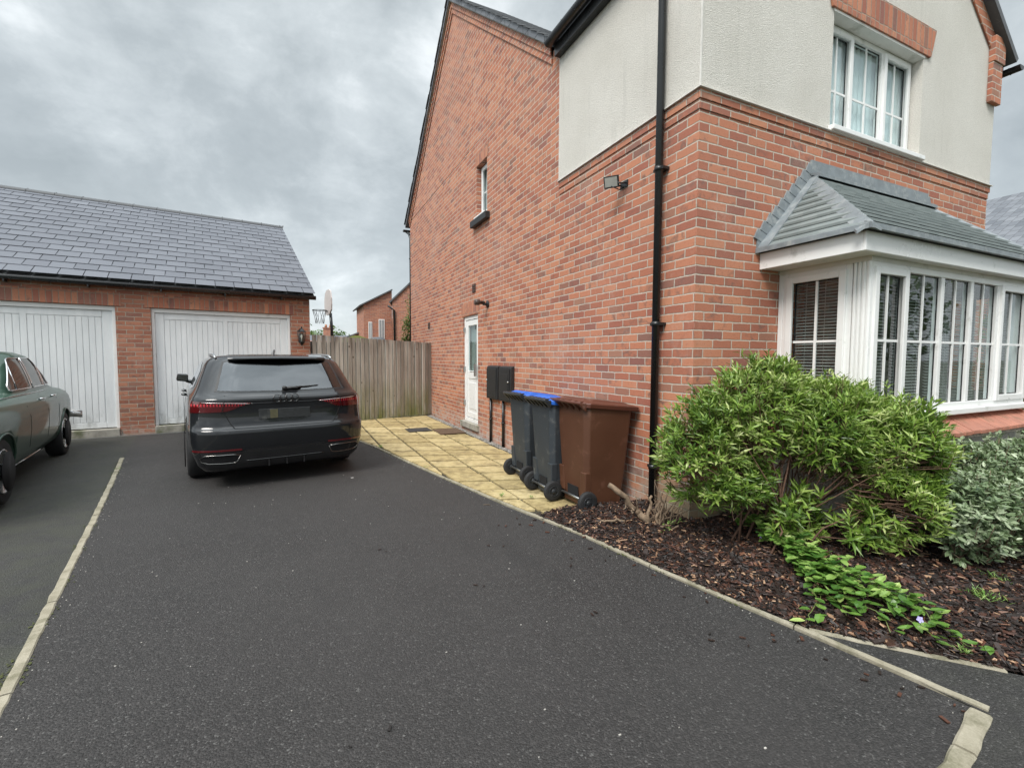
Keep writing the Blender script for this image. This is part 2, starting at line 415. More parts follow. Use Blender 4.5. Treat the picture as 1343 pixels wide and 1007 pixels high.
M_blind = simple('blind_slat', (.34, .33, .31), .55, var=.08)
M_net = simple('net_curtain', (.86, .88, .89), .8, var=.08, scale=8)
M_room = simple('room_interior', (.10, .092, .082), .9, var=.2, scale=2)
M_bark = simple('bark', (.19, .135, .09), .9, var=.4, scale=30, bump=.8, bscale=90)
M_twig = simple('twig', (.115, .062, .040), .85, var=.4, scale=30)
M_mulch = simple('mulch_bed', (.018, .011, .009), .85, var=.5, scale=40, bump=1, bscale=90)
M_pebble = simple('pale_gravel', (.36, .34, .31), .8, var=.4, scale=30)
M_path = simple('far_ground', (.10, .105, .07), .95, var=.3, scale=2)

def glass_mat(name, tint=(.9, .95, .95), refl=.9, thick=.0):
    m, nt, b = material(name); nt.n.remove(b); out = [n for n in nt.n if n.type == 'OUTPUT_MATERIAL'][0]
    tr = nt.node('ShaderNodeBsdfTransparent'); tr.inputs[0].default_value = (*tint, 1)
    gl = nt.node('ShaderNodeBsdfGlossy'); gl.inputs['Roughness'].default_value = .01; gl.inputs[0].default_value = (.95, .97, 1, 1)
    fr = nt.node('ShaderNodeFresnel'); fr.inputs[0].default_value = 1.6
    bp = nt.bump(nt.noise(objc(nt), 3, 2, .5), .05, .02); nt.put(gl.inputs['Normal'], bp)
    f = nt.math('MULTIPLY_ADD', fr.outputs[0], refl, .02, clamp=True)
    bfc = nt.node('ShaderNodeNewGeometry').outputs['Backfacing']; f = nt.math('MULTIPLY', f, nt.math('SUBTRACT', 1, bfc))
    mx = nt.node('ShaderNodeMixShader'); nt.put(mx.inputs[0], f); nt.l.new(tr.outputs[0], mx.inputs[1]); nt.l.new(gl.outputs[0], mx.inputs[2])
    nt.l.new(mx.outputs[0], out.inputs[0]); return m
M_glass = glass_mat('window_glass')
M_tintglass = glass_mat('tinted_car_glass', (.22, .24, .25), 1.7)

def leaf_mat(name, stops, transl=.25, rough=.38, spec=.5):
    m, nt, b = material(name)
    t = nt.node('ShaderNodeAttribute', attribute_name='tone').outputs['Fac']
    n = nt.noise(objc(nt), 60, 2, .5)
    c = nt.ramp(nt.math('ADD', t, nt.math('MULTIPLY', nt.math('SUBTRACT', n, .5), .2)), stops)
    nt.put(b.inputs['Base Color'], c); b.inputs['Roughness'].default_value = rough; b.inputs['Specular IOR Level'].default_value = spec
    tl = nt.node('ShaderNodeBsdfTranslucent'); nt.put(tl.inputs[0], nt.mix(.5, c, (.20, .30, .04)))
    out = [q for q in nt.n if q.type == 'OUTPUT_MATERIAL'][0]
    mx = nt.node('ShaderNodeMixShader'); mx.inputs[0].default_value = transl; nt.l.new(b.outputs[0], mx.inputs[1]); nt.l.new(tl.outputs[0], mx.inputs[2])
    nt.l.new(mx.outputs[0], out.inputs[0]); return m
M_leaf = leaf_mat('lance_leaf', [(0, (.035, .080, .014)), (.4, (.105, .195, .030)), (.72, (.24, .36, .060)), (1, (.52, .58, .24))])
M_leaf2 = leaf_mat('silver_leaf', [(0, (.045, .085, .035)), (.5, (.16, .225, .11)), (1, (.46, .52, .36))], .15, .5)
M_leaf3 = leaf_mat('periwinkle_leaf', [(0, (.04, .11, .022)), (.5, (.14, .27, .05)), (1, (.42, .54, .17))], .25, .32)
M_leaf4 = leaf_mat('tree_leaf', [(0, (.03, .06, .015)), (.5, (.09, .16, .035)), (1, (.20, .28, .06))], .25, .5)
M_chip = leaf_mat('bark_chip', [(0, (.007, .005, .004)), (.40, (.026, .013, .009)), (.68, (.115, .042, .023)), (1, (.44, .28, .17))], 0, .55)
M_petal = simple('petal', (.42, .38, .72), .6, var=.1)

# ---------------------------------------------------------------- ground
def sst(a, b, t): t = max(0, min(1, (t-a)/(b-a))); return t*t*(3-2*t)
def gh(x, y):   # driveway rises very slightly to the garage
    return .055*sst(5.5, 9.6, y+.158*(x+2.65))*(1-sst(-.3, 1.0, x))
def drape(mb, poly, z, res=.5):
    bm = bmesh.new(); vs = [bm.verts.new((p[0], p[1], 0)) for p in poly]; bm.faces.new(vs)
    xs = [p[0] for p in poly]; ys = [p[1] for p in poly]
    for k in np.arange(math.floor(min(xs)), max(xs), res):
        bmesh.ops.bisect_plane(bm, geom=bm.verts[:]+bm.edges[:]+bm.faces[:], plane_co=(k, 0, 0), plane_no=(1, 0, 0))
    for k in np.arange(math.floor(min(ys)), max(ys), res):
        bmesh.ops.bisect_plane(bm, geom=bm.verts[:]+bm.edges[:]+bm.faces[:], plane_co=(0, k, 0), plane_no=(0, 1, 0))
    bm.verts.index_update()
    v = [(q.co.x, q.co.y, (z(q.co.x, q.co.y) if callable(z) else z)) for q in bm.verts]
    fs = [tuple(q.index for q in f.verts) for f in bm.faces]
    A = sum(v[f[0]][0]*0 for f in fs)
    out = []
    for f in fs:
        a, b_, c_ = v[f[0]], v[f[1]], v[f[2]]
        nz = (b_[0]-a[0])*(c_[1]-a[1])-(b_[1]-a[1])*(c_[0]-a[0])
        out.append(f if nz > 0 else tuple(reversed(f)))
    mb.add(v, out); bm.free(); return mb

g = MB(); g.add([(-400, -300, -.06), (400, -300, -.06), (400, 500, -.06), (-400, 500, -.06)], [(0, 1, 2, 3)])
structure(g.build('ground', M_path))
LL = [(-2.20, 7.86), (-1.67, 5.25), (-1.13, 2.51), (-.35, -1.5)]     # centre of the left edging strip
E1 = [(.60, 9.4), (.80, 8.5), (.897, 8.063), (1.063, 7.392), (1.254, 6.413), (1.465, 5.391), (1.60, 4.756), (1.675, 4.423), (1.785, 3.912), (1.862, 3.62), (1.969, 3.23), (2.01, 3.075), (2.15, 2.274), (2.27, 1.75), (2.345, 1.432), (2.41, 1.12), (2.48, .78)]
GA = R(9); GP = Vector((-2.652, 9.973, 0)); GD = Vector((math.cos(GA), math.sin(GA), 0)); GN = Vector((-math.sin(GA), math.cos(GA), 0))
gpt = lambda u, d_: (GP+GD*u+GN*d_)
gl, gr_ = gpt(-9, .1), gpt(3.2, .1)
poly = [(-.35, -1.5), (1.6, -1.5), (2.06, .72), (2.48, .78)]+list(reversed(E1))[1:]+[(gr_.x, gr_.y)]
gm = GP+GD*.1
poly += [(gm.x, gm.y), (-2.20, 7.86), (-1.67, 5.25), (-1.13, 2.51)]
structure(drape(MB(), poly, gh).build('driveway', M_asph))
polyl = [(-.35, -1.5), (-1.13, 2.51), (-1.67, 5.25), (-2.20, 7.86), (gm.x, gm.y), (gl.x, gl.y), (-12, -1.5)]
structure(drape(MB(), polyl, gh).build('neighbour_driveway', M_asph2))
path = [(1.6, -1.5), (8, -1.5), (8, .0), (2.95, .80), (2.70, 1.10), (2.53, 1.28), (2.40, 1.45), (2.48, .78), (2.06, .72)]
structure(drape(MB(), path, .001).build('footpath', asphalt_mat('footpath_asphalt', (.0205, .019, .0185), .2)))

def strip(pts, wdt, z0, z1, seglen=.9, gap=.004, wj=.0):
    """kerb laid as short lengths along a polyline"""
    mb = MB(); P = [Vector((p[0], p[1], 0)) for p in pts]
    D = [0]
    for a, b in zip(P, P[1:]): D.append(D[-1]+(b-a).length)
    def at(s):
        s = max(0, min(D[-1], s))
        for i in range(len(P)-1):
            if s <= D[i+1]+1e-9: return P[i].lerp(P[i+1], (s-D[i])/(D[i+1]-D[i]))
        return P[-1]
    def nrm(s):
        t = (at(s+.05)-at(s-.05)).normalized(); return Vector((-t.y, t.x, 0))
    s = 0
    while s < D[-1]-.02:
        e = min(D[-1], s+seglen); k = max(2, int((e-s)/.05)); L_, R_ = [], []
        dz = rnd.uniform(-.003, .003)
        for i in range(k+1):
            q = s+gap+(e-s-2*gap)*i/k; c = at(q); n = nrm(q)
            wb_ = min(1, .05/wdt); ww = wdt*(.5+wb_*.13*noise.noise(Vector((q*9, wdt*9, 0)))+.10*noise.noise(Vector((q*41, 3, 0)))); w2 = wdt*(.5+wb_*.13*noise.noise(Vector((q*9, 5, 0)))+.10*noise.noise(Vector((q*41, 8, 0))))
            L_.append(c+n*ww); R_.append(c-n*w2)
        def zt(p): return gh(p.x, p.y)+z1+dz+.004*noise.noise(Vector((p.x*9, p.y*9, 0)))
        b = .006
        rows = [[(p.x, p.y, z0) for p in L_], [(p.x, p.y, zt(p)-b) for p in L_],
                [(p.x+(q.x-p.x)*.12, p.y+(q.y-p.y)*.12, zt(p)) for p, q in zip(L_, R_)],
                [(p.x+(q.x-p.x)*.88, p.y+(q.y-p.y)*.88, zt(p)) for p, q in zip(L_, R_)],
                [(p.x, p.y, zt(p)-b) for p in R_], [(p.x, p.y, z0) for p in R_]]
        mb.grid(rows, smooth=False, flip=False)
        n_ = len(L_)
        mb.add([rows[i][0] for i in range(6)], [tuple(range(6))]); mb.add([rows[i][-1] for i in range(6)], [tuple(range(5, -1, -1))])
        s = e
    return mb
tag(strip(LL, .050, -.05, .008).build('edging_strip', M_edge), 'straight pale concrete edging strip between the two halves of the driveway', 'edging')
tag(strip([(p[0]+.030, p[1]+.012) for p in E1], .031, -.05, .010).build('edging_strip', M_edge), 'long curved pale edging between the dark driveway and the yellow patio and bark bed', 'edging')
tag(strip([(2.40, 1.455), (2.53, 1.285), (2.69, 1.105), (2.90, .87)], .030, -.05, .010).build('edging_strip', M_edge), 'short pale edging branching off along the front of the bark bed', 'edging')
tag(strip([(2.455, .80), (2.06, .725), (1.5, .62)], .066, -.05, .012, .3).build('edging_strip', M_edge), 'short wide edging piece at the near right corner of the driveway', 'edging')

# bark bed
def bedh(x, y):
    v = .02+.035*noise.noise(Vector((x*1.7, y*1.7, 3)))+.022*noise.noise(Vector((x*6, y*6, 1)))
    dd_ = 9
    for a, b in zip(BEDE, BEDE[1:]):
        a_, b_ = Vector(a), Vector(b); t = max(0, min(1, (Vector((x, y))-a_).dot(b_-a_)/(b_-a_).length_squared)); dd_ = min(dd_, (Vector((x, y))-(a_+(b_-a_)*t)).length)
    k = sst(.02, .35, dd_)
    return .004+(v+.045)*k
BEDE = [(1.90, 3.63), (2.01, 3.2), (2.05, 3.05), (2.20, 2.25), (2.32, 1.73), (2.42, 1.45), (2.55, 1.28), (2.70, 1.10), (2.92, .86), (3.4, .5), (8, .1)]
bed = BEDE+[(8, 2.03), (3.97, 2.03), (3.97, 2.77), (2.92, 2.77), (2.92, 3.30), (1.95, 3.60)]
o = drape(MB(), bed, bedh, .125).build('bark_bed', M_mulch); structure(o)
def inpoly(x, y, P):
    c = False
    for i in range(len(P)):
        a, b = P[i], P[i-1]
        if (a[1] > y) != (b[1] > y) and x < (b[0]-a[0])*(y-a[1])/(b[1]-a[1])+a[0]: c = not c
    return c
mb = MB(); n = 0
while n < 24000:
    x_ = rnd.uniform(1.9, 5.6) if rnd.random() < .8 else rnd.uniform(1.9, 3.4); y_ = rnd.uniform(.3, 3.6)
    if rnd.random() > 1.0/(1+.25*(x_-2)**2): continue
    if not inpoly(x_, y_, bed):
        continue
    l = rnd.uniform(.006, .024)*(1.7 if rnd.random() < .10 else 1); ww = l*rnd.uniform(.18, .55); t = rnd.uniform(.002, .007)
    Mx = Matrix.Translation((x_, y_, bedh(x_, y_)+rnd.uniform(.0, .018)))@Matrix.Rotation(rnd.uniform(0, 6.3), 4, 'Z')@Matrix.Rotation(rnd.gauss(0, .38), 4, 'X')@Matrix.Rotation(rnd.gauss(0, .30), 4, 'Y')
    q = rnd.random(); tn = q*.62 if q < .90 else rnd.uniform(.6, 1)
    a = [Vector((-l, -ww, 0)), Vector((l*rnd.uniform(.6, 1), -ww*rnd.uniform(.3, 1), 0)), Vector((l, ww*rnd.uniform(.2, 1), 0)), Vector((-l*rnd.uniform(.5, 1), ww, 0))]
    vs = [Mx@p for p in a]+[Mx@(p*.9+Vector((0, 0, t))) for p in a]
    mb.add(vs, [(4,5,6,7),(0,1,5,4),(1,2,6,5),(2,3,7,6),(3,0,4,7)], tone=tn); n += 1
for _ in range(120):   # fallen leaves and bits of straw
    x_, y_ = rnd.uniform(2.0, 4.6), rnd.uniform(.7, 3.2)
    if not inpoly(x_, y_, bed): continue
    a_ = rnd.uniform(0, 6.3); l = rnd.uniform(.02, .055); w_ = rnd.choice((.003, .004, .014)); z_ = bedh(x_, y_)+.024
    d_ = Vector((math.cos(a_), math.sin(a_), rnd.uniform(-.1, .2))); s_ = Vector((-d_.y, d_.x, rnd.uniform(-.3, .3)))*w_; p = Vector((x_, y_, z_))
    mb.add([p-d_*l*.5, p+s_*.5, p+d_*l*.5, p-s_*.5, p-d_*l*.5+Vector((0, 0, .0015)), p+s_*.5+Vector((0, 0, .0015)), p+d_*l*.5+Vector((0, 0, .0015)), p-s_*.5+Vector((0, 0, .0015))], [(3, 2, 1, 0), (4, 5, 6, 7), (0, 1, 5, 4), (1, 2, 6, 5), (2, 3, 7, 6), (3, 0, 4, 7)], tone=rnd.uniform(.8, 1))
# a few strays on the tarmac along the edging
for _ in range(40):
    a, b = rnd.choice(list(zip(E1[9:], E1[10:]))); t = rnd.random(); s_ = abs(rnd.gauss(0, .16))
    x_ = a[0]+(b[0]-a[0])*t-s_; y_ = a[1]+(b[1]-a[1])*t; l = rnd.uniform(.005, .018)
    Mx = Matrix.Translation((x_, y_, .004))@Matrix.Rotation(rnd.uniform(0, 6.3), 4, 'Z')
    mb.box((-l, -l*.4, 0), (l, l*.4, .004), Mx, tone=rnd.uniform(.1, .6))
tag(mb.build('bark_chippings', M_chip), 'dark brown bark chippings covering the bed below the bay window', 'bark chippings', kind='stuff')

# ---------------------------------------------------------------- patio of buff slabs
base = MB(); PE = [(p[0]+.05, p[1]+.02) for p in E1 if p[1] > 3.5]
pp = [(.46, 10.44)]+PE+[(1.93, 3.62), (2.93, 3.33), (2.93, 10.93)]
drape(base, pp, -.002, 1.0); structure(base.build('patio', M_joint))
def clip(poly, region):
    """clip slab corners against the curved left edge: polygon by bmesh bisect with each edge segment"""
    bm = bmesh.new(); bm.faces.new([bm.verts.new((p[0], p[1], 0)) for p in poly])
    for a, b in region:
        d_ = Vector((b[0]-a[0], b[1]-a[1], 0)); nr = Vector((-d_.y, d_.x, 0))
        bmesh.ops.bisect_plane(bm, geom=bm.verts[:]+bm.edges[:]+bm.faces[:], plane_co=(a[0], a[1], 0), plane_no=nr, clear_inner=True)
        if not bm.faces: bm.free(); return None
    bm.faces.ensure_lookup_table(); r = [(v.co.x, v.co.y) for v in bm.faces[0].verts]; bm.free(); return r
slabs = MB(); SW, SL = .41, .375
ex = R(-17)     # the cross joints run askew to the house
for i in range(7):
    for j in range(-2, 22):
        xa = 2.80-SW*i; xb = xa-SW; ya = 3.42+SL*j; g_ = .016
        sk = lambda x: (2.80-x)*math.tan(R(17))
        gy_ = g_*1.55; g_ *= rnd.uniform(.7, 1.1); q = [(xb+g_, ya+gy_+sk(xb)), (xa-g_, ya+gy_+sk(xa)), (xa-g_, ya+SL-gy_+sk(xa)), (xb+g_, ya+SL-gy_+sk(xb))]
        if q[0][1] > 10.9 or q[2][1] < 3.4: continue
        segs = []
        ym = sum(p[1] for p in q)/4
        near = sorted(range(len(PE)-1), key=lambda k: abs((PE[k][1]+PE[k+1][1])/2-ym))[:2]
        for k in near: segs.append((PE[k+1], PE[k]))   # keep right side
        segs = [((a[0], a[1]), (b[0], b[1])) for a, b in segs]
        segs2 = [(b, a) for a, b in segs]
        segs2.append(((2.93, 10.92), (.24, 10.40)))    # fence line
        segs2.append(((1.88, 3.655), (2.9, 3.36)))
        r = clip(q, [(a, b) for a, b in segs2[:-2]])
        if r: r = clip(r, [((.24, 10.42), (2.93, 10.90))][::1]) if False else r
        if not r: continue
        # trim by the fence and by the bed
        def keep(P_, a, b, left):
            bm = bmesh.new(); bm.faces.new([bm.verts.new((p[0], p[1], 0)) for p in P_])
            d_ = Vector((b[0]-a[0], b[1]-a[1], 0)); nr = Vector((-d_.y, d_.x, 0))
            bmesh.ops.bisect_plane(bm, geom=bm.verts[:]+bm.edges[:]+bm.faces[:], plane_co=(a[0], a[1], 0), plane_no=nr, clear_inner=left, clear_outer=not left)
            if not bm.faces: bm.free(); return None
            bm.faces.ensure_lookup_table(); r_ = [(v.co.x, v.co.y) for v in bm.faces[0].verts]; bm.free(); return r_
        r = keep(r, (.24, 10.43), (2.93, 10.91), False)
        if r: r = keep(r, (1.86, 3.64), (2.93, 3.33), True)
        if not r: continue
        if abs(sum(r[k-1][0]*r[k][1]-r[k][0]*r[k-1][1] for k in range(len(r))))/2 < .004: continue
        A = sum(r[k-1][0]*r[k][1]-r[k][0]*r[k-1][1] for k in range(len(r)))
        if A < 0: r = r[::-1]
        z_ = .018+rnd.uniform(-.004, .004); tl = (rnd.uniform(-.006, .006), rnd.uniform(-.006, .006)); c0 = r[0]
        top = [(p[0], p[1], z_+(p[0]-c0[0])*tl[0]+(p[1]-c0[1])*tl[1]) for p in r]
        m_ = len(r); slabs.add([(p[0], p[1], -.02) for p in r]+top, [tuple(range(m_, 2*m_))]+[(k, (k+1) % m_, m_+(k+1) % m_, m_+k) for k in range(m_)], tone=rnd.random())
structure(slabs.build('patio_slabs', M_slab, bevel=.004, seg=1))
# gravel strip against the house wall
mb = MB()
for _ in range(2600):
    x_ = rnd.uniform(2.81, 2.925); y_ = rnd.uniform(4.6, 10.85); r_ = rnd.uniform(.006, .016)
    Mx = Matrix.Translation((x_, y_, rnd.uniform(.005, .02)))@Matrix.Rotation(rnd.uniform(0, 6), 4, 'Z')@Matrix.Rotation(rnd.uniform(-.6, .6), 4, 'X')@Matrix.Diagonal((r_, r_*.8, r_*.6, 1))
    vs = [Mx@Vector(p) for p in ((1,0,0),(-1,0,0),(0,1,0),(0,-1,0),(0,0,1),(0,0,-1))]
    mb.add(vs, [(0,2,4),(2,1,4),(1,3,4),(3,0,4),(2,0,5),(1,2,5),(3,1,5),(0,3,5)], smooth=True)
tag(mb.build('gravel_margin', M_pebble), 'narrow margin of pale gravel between the patio slabs and the house wall', 'gravel', kind='stuff')

# ================================================================ HOUSE
HX, HY = 2.93, 2.78
house = thing('brick_house', 'large red brick house with cream rendered corner wing and a white bay window', 'house', (HX, HY, 0))
RW = 2.15           # depth of the rendered wing side
LW = 4.84           # front width
TOPB = 3.545        # top of ground floor brick on the wing
def cells(u0, u1, z0, z1, holes):
    us = sorted({u0, u1, *[h[0] for h in holes], *[h[1] for h in holes]}); zs = sorted({z0, z1, *[h[2] for h in holes], *[h[3] for h in holes]})
    for a, b in zip(us, us[1:]):
        for c, d_ in zip(zs, zs[1:]):
            mu, mz = (a+b)/2, (c+d_)/2
            if not any(h[0] < mu < h[1] and h[2] < mz < h[3] for h in holes): yield a, b, c, d_
def side_wall(mb, X, u0, u1, z0, z1, holes=(), rev=.1):    # faces -X ; u = Y
    for a, b, c, d_ in cells(u0, u1, z0, z1, holes): mb.add([(X, a, c), (X, a, d_), (X, b, d_), (X, b, c)], [(0, 1, 2, 3)])
    for a, b, c, d_ in holes:
        mb.add([(X, a, c), (X+rev, a, c), (X+rev, a, d_), (X, a, d_)], [(3, 2, 1, 0)]); mb.add([(X, b, c), (X+rev, b, c), (X+rev, b, d_), (X, b, d_)], [(0, 1, 2, 3)])
        mb.add([(X, a, c), (X+rev, a, c), (X+rev, b, c), (X, b, c)], [(0, 1, 2, 3)]); mb.add([(X, a, d_), (X+rev, a, d_), (X+rev, b, d_), (X, b, d_)], [(3, 2, 1, 0)])
def front_wall(mb, Y, u0, u1, z0, z1, holes=(), rev=.1):   # faces -Y ; u = X
    for a, b, c, d_ in cells(u0, u1, z0, z1, holes): mb.add([(a, Y, c), (b, Y, c), (b, Y, d_), (a, Y, d_)], [(0, 1, 2, 3)])
    for a, b, c, d_ in holes:
        mb.add([(a, Y, c), (a, Y+rev, c), (a, Y+rev, d_), (a, Y, d_)], [(0, 1, 2, 3)]); mb.add([(b, Y, c), (b, Y+rev, c), (b, Y+rev, d_), (b, Y, d_)], [(3, 2, 1, 0)])
        mb.add([(a, Y, c), (a, Y+rev, c), (b, Y+rev, c), (b, Y, c)], [(3, 2, 1, 0)]); mb.add([(a, Y, d_), (a, Y+rev, d_), (b, Y+rev, d_), (b, Y, d_)], [(0, 1, 2, 3)])
DOOR = (4.95, 5.77, .17, 2.2)
SWIN = (4.52, 5.0, 3.85, 4.76)
SL_ = .80   # roof slope
YB, YE, YR = 2.32, 10.30, 6.33   # main roof front eave, rear eave, ridge (local y)
ZE = 5.18
ZR = ZE+SL_*(YR-YB)
wall = MB()
side_wall(wall, 0, 0, RW, -.1, TOPB)
side_wall(wall, 0, RW, YE-.02, -.1, ZE, [DOOR, SWIN])
wall.add([(0, RW, ZE), (0, YB, ZE), (0, YR, ZR), (0, YE-.02, ZE+.02)], [(0, 3, 2, 1)])
front_wall(wall, 0, 0, LW, -.1, TOPB)
wall.add([(LW, 0, -.1), (LW, RW+.2, -.1), (LW, RW+.2, TOPB), (LW, 0, TOPB)], [(0, 1, 2, 3)])
front_wall(wall, RW+.2, LW, 8.5, -.1, ZE)
wall.add([(8.5, RW+.2, -.1), (8.5, YE-.02, -.1), (8.5, YE-.02, ZE), (8.5, YR, ZR), (8.5, RW+.2, ZE)], [(0, 1, 2, 3, 4)])
wall.add([(8.5, YE-.02, -.1), (0, YE-.02, -.1), (0, YE-.02, ZE), (8.5, YE-.02, ZE)], [(0, 1, 2, 3)])
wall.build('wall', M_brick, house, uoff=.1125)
# projecting top courses of the brick below the render
band = MB()
for k, pr in ((0, .019), (1, .009)):
    z1 = TOPB-.075*k-(.0 if k == 0 else .0); z0 = TOPB-.075*(k+1)
    band.box((-pr, -pr, z0), (LW+pr, .0-.0005, z1)); band.box((-pr, 0, z0), (-.0005, RW, z1)); band.box((LW+.0005, 0, z0), (LW+pr, RW, z1))
band.build('string_course', M_brick, house, uoff=.1125, bevel=.003, seg=1)
# rendered upper storey
UWIN = (1.64, 3.21, 3.565, 4.63)
rend = MB(); RX = -.012
ZW = 5.12
side_wall(rend, RX, RX, RW, TOPB, ZW)
front_wall(rend, RX, RX, LW-RX, TOPB, ZW, [UWIN], .11)
WR = LW/2; ZWR = ZW+.12+SL_*(WR)
rend.add([(RX, RX, ZW), (LW-RX, RX, ZW), (WR, RX, ZWR)], [(0, 1, 2)])
rend.add([(LW-RX, RX, TOPB), (LW-RX, RW+.2, TOPB), (LW-RX, RW+.2, ZW+.1), (LW-RX, RX, ZW+.1)], [(0, 1, 2, 3)])
rend.add([(RX, RW, TOPB), (RX, RW, ZW), (0, RW, ZW), (0, RW, TOPB)], [(0, 1, 2, 3)])
rend.build('rendered_wall', M_render, house)
bead = MB(); bead.box((RX-.004, RX-.004, TOPB), (RX+.008, RX+.008, ZW)); bead.box((RX-.004, RW-.008, TOPB), (RX+.001, RW+.004, ZW))
bead.box((RX-.028, RX-.028, TOPB-.001), (LW+.03, RX+.001, TOPB+.007)); bead.box((RX-.028, RX, TOPB-.001), (RX+.001, RW, TOPB+.007))
bead.build('render_bead', simple('render_bead', (.66, .64, .60), .7), house)

# roofs -------------------------------------------------
def slab_roof(mb, a, b, c, d_, th=.07):   # quad (eave a,b ; ridge c,d), thickened down
    P = [Vector(p) for p in (a, b, c, d_)]; n = (P[1]-P[0]).cross(P[3]-P[0]).normalized()
    if n.z < 0: n = -n
    lo = [p-n*th for p in P]; mb.hexa([lo[0], lo[1], lo[2], lo[3], P[0], P[1], P[2], P[3]])
VO = .09
mr = MB()
slab_roof(mr, (-VO, YB-.22, ZE-.22*SL_+.14), (8.6, YB-.22, ZE-.22*SL_+.14), (8.6, YR, ZR+.14), (-VO, YR, ZR+.14))
slab_roof(mr, (8.6, YE+.24, ZE-.24*SL_+.14), (-VO, YE+.24, ZE-.24*SL_+.14), (-VO, YR, ZR+.14), (8.6, YR, ZR+.14))
mr.build('main_roof', M_roofpat, house, fixn=True)
# ragged slate ends along the verges: individual slates
vs_ = MB(); n_s = 22
for side in (-1, 1):
    y0 = YB-.22 if side < 0 else YE+.24
    for k in range(n_s):
        t0, t1 = k/n_s, (k+1)/n_s+.018
        ya, yb_ = y0+(YR-y0)*t0, y0+(YR-y0)*min(t1, 1); z0 = ZE-abs(YB-.22-YB)*SL_+.15
        za, zb = z0+(ZR-ZE+.22*SL_)*t0+.028, z0+(ZR-ZE+.22*SL_)*min(t1, 1)+.002
        for m_ in range(4):
            xa = -VO-.02-rnd.uniform(0, .015)+m_*.3 if m_ == 0 else -VO+m_*.3-.02; xb = -VO+(m_+1)*.3-.03
            vs_.hexa([(xa, ya, za-.015), (xb, ya, za-.015), (xb, yb_, zb-.015), (xa, yb_, zb-.015), (xa, ya, za), (xb, ya, za), (xb, yb_, zb), (xa, yb_, zb)] if side < 0 else
                     [(xb, ya, za-.015), (xa, ya, za-.015), (xa, yb_, zb-.015), (xb, yb_, zb-.015), (xb, ya, za), (xa, ya, za), (xa, yb_, zb), (xb, yb_, zb)], tone=rnd.random())
vs_.build('verge_slates', M_slate3, house)
# mortar and brick verge band that steps out under the slates
vb = MB(); vm = MB()
def verge(mb, x0, x1, t0, t1):    # band between perpendicular drops t0..t1 below the roof line
    for (ya, yb_) in ((YB+.02, YR), (YE-.0, YR)):
        za = ZE+.07 if ya < YR else ZE+.07; zb = ZR+.07
        za = zb-SL_*abs(YR-ya)
        P = [(x0, ya, za-t0), (x0, yb_, zb-t0), (x0, yb_, zb-t1), (x0, ya, za-t1)]
        mb.prism(P, (x1-x0, 0, 0))
verge(vb, -.022, -.0005, .045, .24); verge(vb, -.040, -.0005, .04, .14); verge(vm, -.075, -.0005, -.035, .036)
vb.build('verge_brickwork', M_brick, house); vm.build('verge_mortar', M_stone, house)
# wing roof
OH = .08; OR_ = .26; wr = MB(); zl = ZW+.16-OH*SL_; zl2 = ZW+.16-OR_*SL_; zt = ZW+.16+SL_*WR
FO = .12
slab_roof(wr, (-OH, -FO, zl), (-OH, YR-1.0, zl), (WR, YR-1.0, zt), (WR, -FO, zt))
slab_roof(wr, (LW+OH, YR-1.0, zl), (LW+OH, -FO, zl), (WR, -FO, zt), (WR, YR-1.0, zt))
wr2 = MB()
slab_roof(wr2, (-OH, -FO, zl), (-OH, RW-.05, zl), (WR, RW+2.9, zt), (WR, -FO, zt))
slab_roof(wr2, (LW+OR_, RW-.05, zl2), (LW+OR_, -FO, zl2), (WR, -FO, zt), (WR, RW+2.9, zt))
wr2.build('wing_roof', M_slate3, house, fixn=True)
# bargeboard bricks under the front verge, dark soffits
fb = MB()
for sx in (0, 1):
    X0 = lambda q: q if sx == 0 else LW-q
    P = [(X0(-.02), -.034, ZW+.06), (X0(WR), -.034, zt-.10), (X0(WR), -.034, zt-.31), (X0(-.02), -.034, ZW-.18)]
    fb.prism(P, (0, .0202, 0))
    # kneeler corbel
    fb.box((X0(-.035), -.06, ZW-.62), (X0(.20), -.013, ZW-.0))
    fb.box((X0(-.05), -.075, ZW-.16), (X0(.206), -.0135, ZW+.13))
fb.build('gable_brickwork', M_brick, house, bevel=.003, seg=1, fixn=True)
sf = MB(); sf.box((-OH-.01, -.05, ZW-.13), (-.013, RW-.0, ZW-.0)); sf.build('soffit', M_black, house)
sf = MB(); sf.box((LW+.013, 0, ZW-.16), (LW+OR_-.03, RW-.05, ZW-.10)); sf.build('soffit', M_black, house)
def gutter(name, a, b, r=.058):
    mb = MB(); A, B = Vector(a), Vector(b); t = (B-A).normalized(); s_ = t.cross(Vector((0, 0, 1)))
    prof = [(math.cos(q), math.sin(q)) for q in [math.pi+math.pi*k/10 for k in range(11)]]
    out = [(c*r, s*r) for c, s in prof]; inn = [(c*(r-.005), s*(r-.005)) for c, s in reversed(prof)]
    ring = out+inn
    G = [[tuple(P+s_*u+Vector((0, 0, v))) for u, v in ring] for P in (A, B)]
    mb.grid(G, close=True, smooth=True)
    for P in (A, B): mb.prism([P+s_*u+Vector((0, 0, v)) for u, v in out], t*.006)
    L = (B-A).length; k = 0
    while k < L:
        P = A+t*min(k+.1, L); mb.tube([P+s_*(-r-.004), P+Vector((0, 0, -r-.004)), P+s_*(r+.004)], .007, 6); k += .9
    return mb.build(name, M_black, house)
gutter('gutter', (-OH-.07, -.1, zl-.07), (-OH-.07, RW+.04, zl-.06))
gutter('gutter', (LW+OR_+.05, -.14, zl2-.075), (LW+OR_+.05, RW, zl2-.06))
gutter('gutter', (-.13, YE+.31, ZE-.24*SL_+.05), (8.4, YE+.31, ZE-.24*SL_+.05))
